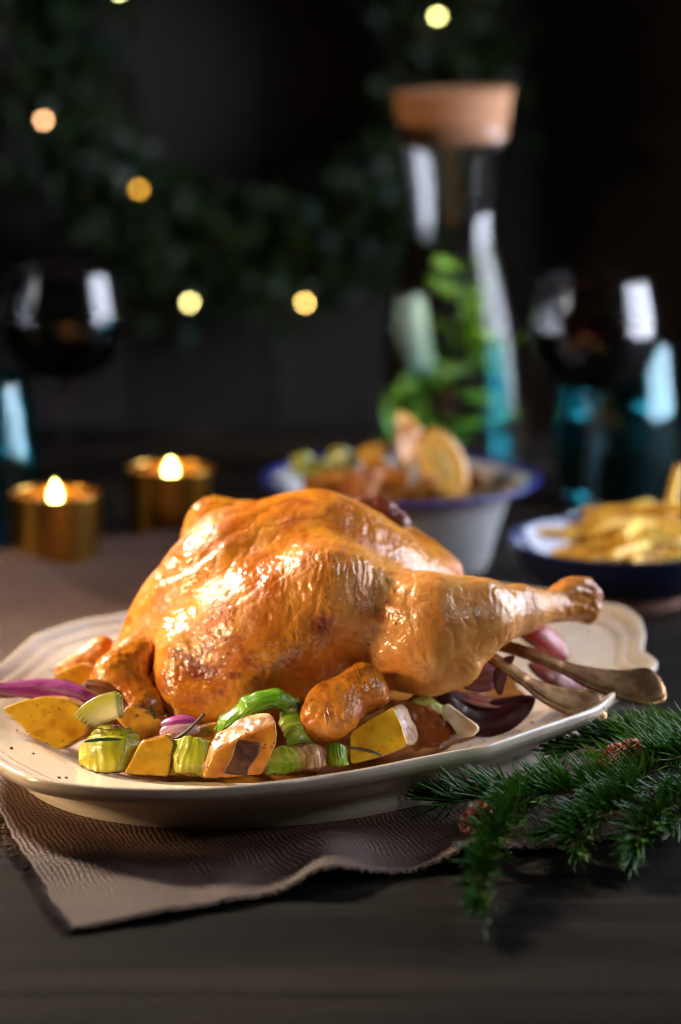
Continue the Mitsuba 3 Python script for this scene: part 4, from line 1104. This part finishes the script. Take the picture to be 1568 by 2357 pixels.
candle('candle_cup', D['XY']['cup1'][:2], 'lit candle in a gold metal cup at the far left', 0.0180, 0.0046)
candle('candle_cup_001', D['XY']['cup2'][:2], 'lit candle in a gold metal cup farther back, nearer the middle', 0.0160, 0.0050)


# ------------------------------------------------------------------ glasses
def offset_in(pr, d):
    p = np.asarray(pr, float)
    t = np.gradient(p, axis=0)
    n = np.stack([t[:, 1], -t[:, 0]], 1)
    n /= np.linalg.norm(n, axis=1, keepdims=True)
    q = p - n * d
    q[:, 0] = np.maximum(q[:, 0], 0)
    return q


def spl(pts, n=40):
    p = np.asarray(pts, float)
    s = np.r_[0, np.cumsum(np.hypot(*np.diff(p, axis=0).T))]
    return PchipInterpolator(s, p)(np.linspace(0, s[-1], n))


def wine_glass(key, xy, label):
    x, y = xy
    outer = spl([(0.0, 0.0955), (0.006, 0.0958), (0.020, 0.0995), (0.034, 0.109), (0.0435, 0.124), (0.0465, 0.139), (0.0455, 0.155), (0.0425, 0.171), (0.0405, 0.179)], 46)
    inner = offset_in(outer, 0.0012)
    inner[0, 0] = 0
    pr = np.vstack([outer, [[0.0400, 0.1796]], inner[::-1]])
    put(key + '__bowl', lathe(pr, (x, y, 0), 90), 'clear_glass', smooth=True)
    stem = spl([(0.0, 0.0), (0.033, 0.0), (0.0345, 0.0012), (0.033, 0.0024), (0.018, 0.0042), (0.007, 0.009), (0.0042, 0.020), (0.0038, 0.055), (0.0042, 0.084), (0.0075, 0.0925), (0.0105, 0.0950), (0.0, 0.0953)], 60)
    put(key + '__stem', lathe(stem, (x, y, 0), 60), 'clear_glass', smooth=True)
    lv = 0.1415
    k = inner[:, 1] < lv
    w = offset_in(inner, 0.0002)[k]
    w[0, 0] = 0
    rw = np.interp(lv, inner[:, 1], inner[:, 0]) - 0.0002
    wine = np.vstack([w, [[rw, lv - 0.0002], [rw * 0.97, lv], [0, lv]]])
    put(key + '__wine', lathe(wine, (x, y, 0), 90), 'red_wine', smooth=40)
    labels[key] = {'label': label, 'category': 'wine glass'}


wine_glass('wine_glass', D['XY']['wine1'][:2], 'stemmed glass of red wine at the right')
wine_glass('wine_glass_001', D['XY']['wine2'][:2], 'stemmed glass of red wine at the left behind the candle')


def tumbler(key, xy, label):
    x, y = xy
    outer = spl([(0.0, 0.0), (0.030, 0.0), (0.0365, 0.003), (0.0435, 0.020), (0.0478, 0.045), (0.0480, 0.062), (0.0455, 0.090), (0.0420, 0.124)], 50)
    inner = offset_in(outer, 0.0022)
    inner[:, 1] = np.maximum(inner[:, 1], 0.009)
    inner[0] = (0, 0.009)
    pr = np.vstack([outer, [[0.0410, 0.1250]], inner[::-1]])
    put(key + '__glass', lathe(pr, (x, y, 0), 90), 'teal_glass', smooth=True)
    lv = 0.070
    k = (inner[:, 1] < lv)
    w = offset_in(inner[k], 0.0003)
    w[:, 1] = np.maximum(w[:, 1], 0.0094)
    w[0] = (0, 0.0094)
    wt = np.vstack([w, [[np.interp(lv, inner[:, 1], inner[:, 0]) - 0.0003, lv], [0, lv]]])
    put(key + '__water', lathe(wt, (x, y, 0), 90), 'water_surface', smooth=40)
    labels[key] = {'label': label, 'category': 'tumbler'}


tumbler('tumbler', D['XY']['tum1'][:2], 'teal glass tumbler of water behind the right wine glass')
tumbler('tumbler_001', D['XY']['tum2'][:2], 'teal glass tumbler of water cut off by the left edge')

# carafe: outer wall, inner wall above and below the water, water surface
cx, cy = D['XY']['carafe'][:2]
co = spl([(0.0, 0.0), (0.052, 0.0), (0.0590, 0.004), (0.0618, 0.018), (0.0614, 0.038), (0.0572, 0.085), (0.0504, 0.136), (0.0400, 0.176), (0.0345, 0.196), (0.0345, 0.206), (0.0390, 0.240), (0.0432, 0.266), (0.0452, 0.278)], 90)
ci = offset_in(co, 0.0022)
ci[:, 1] = np.maximum(ci[:, 1], 0.006)
ci[0] = (0, 0.006)
LV = 0.190
lo_, up_ = ci[ci[:, 1] < LV], ci[ci[:, 1] >= LV]
rl = np.interp(LV, ci[:, 1], ci[:, 0])
rim = [(co[-1, 0] - 0.0004, 0.2790), (ci[-1, 0] + 0.0004, 0.2790)]
put('carafe__glass', lathe(np.vstack([co, rim, up_[::-1][:1]]), (cx, cy, 0), 110, close=False), 'clear_glass', smooth=True)
v, f = lathe(np.vstack([[(rl, LV)], up_]), (cx, cy, 0), 110, close=False)
put('carafe__inner_wall', (v, f), 'glass_to_air', smooth=True)
v, f = lathe(np.vstack([lo_, [(rl, LV)]]), (cx, cy, 0), 110, close=False)
put('carafe__water', (v, f), 'glass_to_water', smooth=True)
disc = np.vstack([[(0, 0)], np.stack([np.cos(np.arange(64) / 64 * 2 * np.pi), np.sin(np.arange(64) / 64 * 2 * np.pi)], 1) * (rl - 1e-5)])
df = np.array([[0, 1 + i, 1 + (i + 1) % 64] for i in range(64)])
put('carafe__water_surface', (np.c_[disc + [cx, cy], np.full(65, LV)], df), 'water_surface', smooth=False)
ck = [(0.0, 0.2650), (0.0372, 0.2650), (0.0384, 0.2660), (0.0415, 0.2795), (0.0450, 0.2990), (0.0460, 0.3022), (0.0450, 0.3036), (0.0, 0.3036)]
v, f = lathe(ck, (0, 0, 0), 72)
R = trimesh.transformations.rotation_matrix(-0.05, [0, 1, 0], [0, 0, 0.27])
v = trimesh.transform_points(v, R) + [cx, cy, 0.0005]
put('carafe__stopper', (v, f), 'cork', smooth=40, label='tan cork stopper tilted in the carafe neck')
labels['carafe'] = {'label': 'tall clear glass carafe of water with herbs and cork stopper', 'category': 'carafe'}
# herb sprig in the water
stems, leaves, lc = [], [], []
g = np.random.default_rng(31)
SP = [[(-0.048, 0.004, 0.012), (-0.036, 0, 0.05), (-0.012, -0.006, 0.09), (0.004, 0, 0.13), (0.0, 0.004, 0.172)], [(-0.044, -0.01, 0.014), (-0.02, -0.02, 0.045), (0.018, -0.022, 0.05), (0.034, -0.012, 0.075), (0.024, -0.006, 0.112)],
      [(-0.03, 0.012, 0.035), (-0.005, 0.014, 0.075), (0.02, 0.012, 0.10), (0.018, 0.008, 0.14)]]
for sp in SP:
    c = curve(sp, 30) + [cx, cy, 0]
    stems.append(tube(c, [0.0016, 0.0012, 0.0008], 6))
    for k in range(4, 30, 4):
        for sgn in (-1, 1):
            d = np.array([sgn * g.uniform(0.4, 1), g.normal(0, 0.5), g.uniform(-0.1, 0.8)])
            d /= np.linalg.norm(d)
            L = g.uniform(0.020, 0.034)
            tip = c[k] + d * L
            rr_ = math.hypot(tip[0] - cx, tip[1] - cy)
            lim = np.interp(tip[2], ci[:, 1], ci[:, 0]) - 0.004
            if rr_ > lim or tip[2] > LV - 0.002:
                d = np.array([-(c[k][0] - cx), -(c[k][1] - cy), -0.01])
                tip = c[k] + d / np.linalg.norm(d) * L * 0.7
            (v, f), par = loft([c[k], c[k] + (tip - c[k]) * 0.5 + [0, 0, 0.002], tip], (g.normal(0, 0.5), -0.7, 0.7), lambda t: 0.0052 * max(0.08, math.sin(math.pi * t) ** 0.8), 0.5, lambda t: 0.0005, n=10, m=6)
            leaves.append((v, f))
            lc.append(np.tile(np.array([0.150, 0.290, 0.012]) * g.uniform(0.6, 1.4), (len(v), 1)))
rib = [(cx - 0.030, cy - 0.016, 0.150), (cx - 0.031, cy - 0.020, 0.125), (cx - 0.026, cy - 0.024, 0.100), (cx - 0.020, cy - 0.022, 0.088)]
(v, f), par = loft(rib, (-0.25, -0.95, 0.1), lambda t: 0.0145 * (0.75 + 0.25 * math.sin(math.pi * t)), 0.7, lambda t: 0.0016, n=30, m=14)
put('cucumber_ribbon', (v, f), 'leaf_green', smooth=True, color=lerp([0.62, 0.74, 0.50], [0.30, 0.50, 0.18], sstep(0.75, 0.98, np.abs(par[:, 1]))), label='pale green cucumber ribbon inside the water carafe', cat='cucumber')
v, f = join(stems)
put('herb_sprig__stem', (v, f), 'leaf_green', smooth=True, color=np.tile([0.16, 0.33, 0.05], (len(v), 1)))
put('herb_sprig__leaves', join(leaves), 'leaf_green', smooth=True, color=np.vstack(lc), kind='stuff')
labels['herb_sprig'] = {'label': 'green leafy herb sprigs inside the water carafe', 'category': 'herb'}

# ------------------------------------------------------------------ enamel bowl with roast vegetables
bx, by = D['XY']['bowl'][:2]
bo = spl([(0.0, 0.002), (0.050, 0.002), (0.058, 0.0), (0.0600, 0.003), (0.0640, 0.018), (0.0700, 0.038), (0.0755, 0.052), (0.0800, 0.0560), (0.0900, 0.0598)], 50)
bi = spl([(0.0885, 0.0606), (0.0795, 0.0575), (0.0745, 0.0535), (0.0688, 0.040), (0.0625, 0.018), (0.058, 0.006), (0.0, 0.005)], 50)
put('enamel_bowl__body', lathe(np.vstack([bo, bi]), (bx, by, 0), 110), 'enamel_white', smooth=True)
a = np.linspace(0, 2 * np.pi, 14, endpoint=False)
put('enamel_bowl__rim', lathe(np.stack([0.0908 + 0.0040 * np.cos(a), 0.0603 + 0.0021 * np.sin(a) + 0.0008 * np.cos(a)], 1), (bx, by, 0), 130), 'enamel_blue', smooth=True, label='dark blue rolled rim of the white bowl')
labels['enamel_bowl'] = {'label': 'white enamel bowl with dark blue rim behind the bird', 'category': 'bowl'}


def lump(key, c, r, colA, colB, label, cat, seed, rot=0.0, char=0.5):
    g_ = np.random.default_rng(seed + 900)
    q = g_.normal(0, 1, (11, 3))
    q /= np.linalg.norm(q, axis=1, keepdims=True)
    hull = trimesh.convex.convex_hull(q * np.array(r) * 1.12)
    m = manifold3d.Manifold(manifold3d.Mesh(np.asarray(hull.vertices, np.float32), np.asarray(hull.faces, np.uint32))).refine_to_length(0.0016).to_mesh()
    me = trimesh.Trimesh(m.vert_properties[:, :3], m.tri_verts, process=True)
    trimesh.smoothing.filter_taubin(me, iterations=10)
    v, f = np.array(me.vertices), np.array(me.faces)
    v = v + vnormals(v, f) * ((nz(v, 0.008, seed, 3) - 0.5) * 0.0022)[:, None]
    v = trimesh.transform_points(v, trimesh.transformations.euler_matrix(0.25 * math.sin(seed), rot, 0)) + c
    col = lerp(colA, colB, sstep(0.35, 0.65, nz(v, 0.012, seed, 3)))
    col = lerp(col, [0.14, 0.04, 0.012], sstep(0.5, 0.68, nz(v, 0.009, seed + 1, 3)) * char)
    put(key, (v, f), 'potato_flesh', smooth=True, color=col, label=label, cat=cat)


BF = [np.array(c) for c in D['BOWLFOOD']]
# the cut parsnip slice: an oval with its paler core as a part
m = trimesh.creation.icosphere(5)
v = np.array(m.vertices) * [0.0155, 0.006, 0.0255]
v[:, 1] = np.clip(v[:, 1], -0.0035, 0.006)
Rm = trimesh.transformations.euler_matrix(-0.25, -0.38, 0.12)
v2 = trimesh.transform_points(v, Rm) + BF[0]
facec = lerp([0.80, 0.46, 0.09], [0.82, 0.54, 0.14], sstep(0.3, 0.7, nz(v, 0.006, 3)))
facec = lerp(facec, [0.48, 0.20, 0.05], sstep(0.80, 0.98, np.hypot(v[:, 0] / 0.0155, v[:, 2] / 0.0255)))
put('parsnip_slice__flesh', (v2, np.array(m.faces)), 'potato_flesh', smooth=40 if False else True, color=facec)
v = np.array(m.vertices) * [0.0045, 0.0012, 0.0125] + [0, -0.0032, 0]
put('parsnip_slice__core', (trimesh.transform_points(v, Rm) + BF[0], np.array(m.faces)), 'potato_flesh', smooth=True, color=np.tile([0.58, 0.44, 0.14], (len(v), 1)))
labels['parsnip_slice'] = {'label': 'oval golden parsnip slice with pale core on top of the bowl', 'category': 'parsnip'}
OR, BR = [0.68, 0.33, 0.035], [0.44, 0.16, 0.016]
lump('roast_parsnip', BF[1], (0.013, 0.016, 0.021), OR, BR, 'tallest roast parsnip chunk in the enamel bowl behind the slice', 'parsnip', 3, 0.1, 0.3)
lump('roast_parsnip_001', BF[2], (0.010, 0.012, 0.012), [0.62, 0.38, 0.10], OR, 'small golden parsnip end left of the tallest chunk in the bowl', 'parsnip', 5, 0.4, 0.4)
lump('roast_parsnip_002', BF[3], (0.018, 0.016, 0.016), BR, [0.30, 0.10, 0.02], 'browned parsnip piece in the middle front of the bowl', 'parsnip', 8, 0.2, 0.5)
lump('roast_parsnip_003', BF[4], (0.020, 0.014, 0.016), BR, [0.34, 0.12, 0.02], 'browned parsnip piece under the slice in the bowl', 'parsnip', 12, -0.3, 0.5)
lump('roast_parsnip_004', BF[9], (0.018, 0.014, 0.013), [0.44, 0.17, 0.06], [0.30, 0.09, 0.03], 'reddish brown parsnip piece near the front rim of the bowl', 'parsnip', 14, -0.2, 0.5)
lump('roast_leek', BF[5], (0.012, 0.012, 0.011), [0.40, 0.46, 0.10], [0.26, 0.30, 0.05], 'pale green piece of roast leek left of the parsnips in the bowl', 'leek', 17, 0, 0.3)
lump('roast_leek_001', BF[6], (0.012, 0.012, 0.010), [0.24, 0.26, 0.04], [0.14, 0.15, 0.03], 'dark green piece of roast leek at the left front in the bowl', 'leek', 19, 0, 0.7)
lump('roast_leek_002', BF[10], (0.010, 0.010, 0.010), [0.42, 0.48, 0.12], [0.25, 0.33, 0.05], 'leftmost green piece of roast leek by the rim of the bowl', 'leek', 25, 0, 0.3)
lump('roast_carrot', BF[8], (0.020, 0.012, 0.010), [0.46, 0.18, 0.03], [0.28, 0.09, 0.02], 'orange brown carrot piece low at the left front in the bowl', 'carrot', 21, 0.1, 0.5)
lump('roast_carrot_001', BF[7], (0.011, 0.011, 0.009), [0.40, 0.20, 0.04], [0.24, 0.10, 0.02], 'small brown piece right of the parsnip slice in the bowl', 'carrot', 23, 0.1, 0.6)
gv = [(0.0, 0.0), (0.064, 0.0), (0.0655, 0.0015), (0.06, 0.003), (0.0, 0.004)]
v, f = lathe(gv, (bx, by, 0.030), 64)
put('vegetable_mash', (v + np.c_[0 * v[:, :2], 0.012 * (nz(v, 0.014, 5) - 0.5) * (np.hypot(v[:, 0] - bx, v[:, 1] - by) < 0.055)], f), 'potato_flesh', smooth=True, color=lerp([0.30, 0.13, 0.03], [0.14, 0.06, 0.015], nz(v, 0.01, 6)),
    label='brown layer of roast vegetables filling the enamel bowl', cat='vegetables', kind='stuff')

# ------------------------------------------------------------------ navy bowl of chips
qx, qy = D['XY']['navy'][:2]
no = spl([(0.0, 0.004), (0.036, 0.004), (0.040, 0.006), (0.056, 0.0135), (0.0685, 0.026), (0.0745, 0.0385), (0.0752, 0.0405)], 40)
ni = spl([(0.0735, 0.0413), (0.0720, 0.0385), (0.0655, 0.0265), (0.054, 0.0155), (0.038, 0.0085), (0.0, 0.0080)], 40)
put('navy_bowl__body', lathe(no, (qx, qy, 0), 110, close=False), 'navy_glaze', smooth=True)
put('navy_bowl__inside', lathe(np.vstack([no[-1:], ni]), (qx, qy, 0), 110, close=False), 'pale_glaze', smooth=True, label='glossy blue inside of the chip bowl')
put('navy_bowl__foot', lathe([(0.028, 0.0), (0.038, 0.0), (0.0395, 0.006), (0.028, 0.006)], (qx, qy, 0), 80), 'clay', smooth=False, label='bare brown clay foot ring')
labels['navy_bowl'] = {'label': 'dark navy glazed bowl of yellow chips at the right', 'category': 'bowl'}
g = np.random.default_rng(77)
K = 0
fries = []
for layer in range(5):
    for k in range((9, 10, 10, 9, 6)[layer]):
        n_ = (9, 10, 10, 9, 6)[layer]
        yaw = g.normal(0.22, 0.42) + (0.7 if k % 4 == 0 else 0)
        rad = (0.044, 0.054, 0.060, 0.052, 0.034)[layer]
        yo = ((k + 0.5) / n_ - 0.5) * 2 * rad
        half = math.sqrt(max(rad * rad - yo * yo, 0.0002))
        L = min(g.uniform(0.050, 0.078), 1.9 * half + 0.012)
        x = qx + g.uniform(-1, 1) * max(0.0, half - L * 0.42)
        z = (0.022, 0.030, 0.0385, 0.0455, 0.0535)[layer] + g.normal(0, 0.001) - 0.10 * max(0, abs(yo) - 0.03)
        fries.append((x, qy + yo, z, yaw, g.normal(0.0, 0.09), L))
fries.append((qx + 0.030, qy + 0.012, 0.062, 1.2, 0.75, 0.055))
fries.append((qx + 0.022, qy - 0.002, 0.0605, 0.0, 0.05, 0.085))
for i, (x, y, z, yaw, pit, L) in enumerate(fries):
    w, h = g.uniform(0.0062, 0.0080), g.uniform(0.0060, 0.0074)
    t = np.linspace(-0.5, 0.5, 14)
    d = np.array([math.cos(yaw) * math.cos(pit), math.sin(yaw) * math.cos(pit), math.sin(pit)])
    pts = np.array([x, y, z]) + t[:, None] * L * d + np.array([0, 0, 1]) * (g.normal(0, 0.006) * (t[:, None] ** 2) * 4 * 0.5)
    (v, f), par = loft(pts, (0, 0.0, 1), lambda q: w / 2, 0.0, lambda q: h, n=16, m=7)
    rad = np.hypot(v[:, 0] - qx, v[:, 1] - qy)
    lim = np.interp(v[:, 2], ni[::-1, 1], ni[::-1, 0])
    over = (rad > lim - 0.001) & (v[:, 2] < 0.042)
    sc = np.where(over, (lim - 0.001) / np.maximum(rad, 1e-6), 1)
    v[:, 0], v[:, 1] = qx + (v[:, 0] - qx) * sc, qy + (v[:, 1] - qy) * sc
    tone = g.random()
    c = lerp(np.array([0.84, 0.60, 0.12]) * (1 - tone) + np.array([0.78, 0.46, 0.04]) * tone, [0.52, 0.24, 0.03], sstep(0.45, 0.7, nz(v, 0.012, i, 3)))
    put('chip' + (f'_{i:03d}' if i else ''), (v, f), 'dry_food', smooth=True, color=c, label='golden potato chip piled in the navy bowl', cat='chip', group='chips in the navy bowl')

# ------------------------------------------------------------------ wreath with fairy lights on the wall
wc = np.array(D['WREATH'])
g = np.random.default_rng(5)
core = [wc + [0.190 * math.cos(a), 0.075, 0.190 * math.sin(a)] for a in np.linspace(0, 2 * np.pi, 60)]
put('wreath__hoop', tube(core, [0.008, 0.008], 8), 'wire_dark', smooth=True)
lv_, cl_ = [], []
for k in range(5200):
    a = g.uniform(0, 2 * np.pi)
    rr_ = 0.192 + np.clip(g.normal(0, 0.030), -0.062, 0.085) * (1.25 if -2.6 < a - np.pi < -0.6 else 1)
    y = 0.02 + 0.055 * abs(g.normal(0, 0.6)) ** 1.0
    p = wc + np.array([rr_ * math.cos(a), 0.095 - min(y, 0.10), rr_ * math.sin(a)])
    d = g.normal(0, 1, 3)
    d[1] = -abs(d[1]) * 0.6
    d /= np.linalg.norm(d)
    up = g.normal(0, 1, 3)
    up -= d * (up @ d)
    up /= np.linalg.norm(up)
    sd = np.cross(d, up)
    L, w = g.uniform(0.016, 0.030), g.uniform(0.005, 0.009)
    q = np.array([p, p + d * L * 0.5 + sd * w, p + d * L, p + d * L * 0.5 - sd * w, p + d * L * 0.5 - up * 0.0015])
    lv_.append((q, np.array([[0, 1, 4], [1, 2, 4], [2, 3, 4], [3, 0, 4]])))
    m = g.random()
    base = np.array([0.010, 0.030, 0.004]) * (1 - m) + np.array([0.021, 0.034, 0.005]) * m
    if g.random() < 0.12:
        base = np.array([0.02, 0.055, 0.036])
    cl_.append(np.tile(base, (5, 1)))
put('wreath__leaves', join(lv_), 'leaf_green', smooth=False, color=np.vstack(cl_), kind='stuff')
labels['wreath'] = {'label': 'large dark green leafy wreath hung on the wall', 'category': 'wreath'}
BL = [np.array(b) for b in D['BULBS']]
amp = [(22, 12, 5.6), (11, 5.4, 0.6), (34, 21.5, 7.5), (30, 16, 4.2), (36, 23.5, 8.0), (34, 26, 11)]
order = [5, 0, 1, 2, 3, 4]
wire = []
for i, j in zip(order[:-1], order[1:]):
    mid = (BL[i] + BL[j]) / 2 + [0.01, 0.012, -0.02]
    wire.append(tube(curve([BL[i] + [0, 0.006, 0], mid, BL[j] + [0, 0.006, 0]], 16), [0.0008, 0.0008], 5))
put('fairy_lights__wire', join(wire), 'wire_dark', smooth=True)
for b, e in zip(BL, amp):
    m = trimesh.creation.icosphere(2, 0.0028)
    m.apply_translation(b)
    put('fairy_lights__bulb', m, {'type': 'diffuse', 'reflectance': rgb(0, 0, 0)}, smooth=True, emitter={'type': 'area', 'radiance': rgb(*e), 'sampling_weight': 0.15})
labels['fairy_lights'] = {'label': 'string of warm glowing fairy lights wound through the wreath', 'category': 'string lights'}
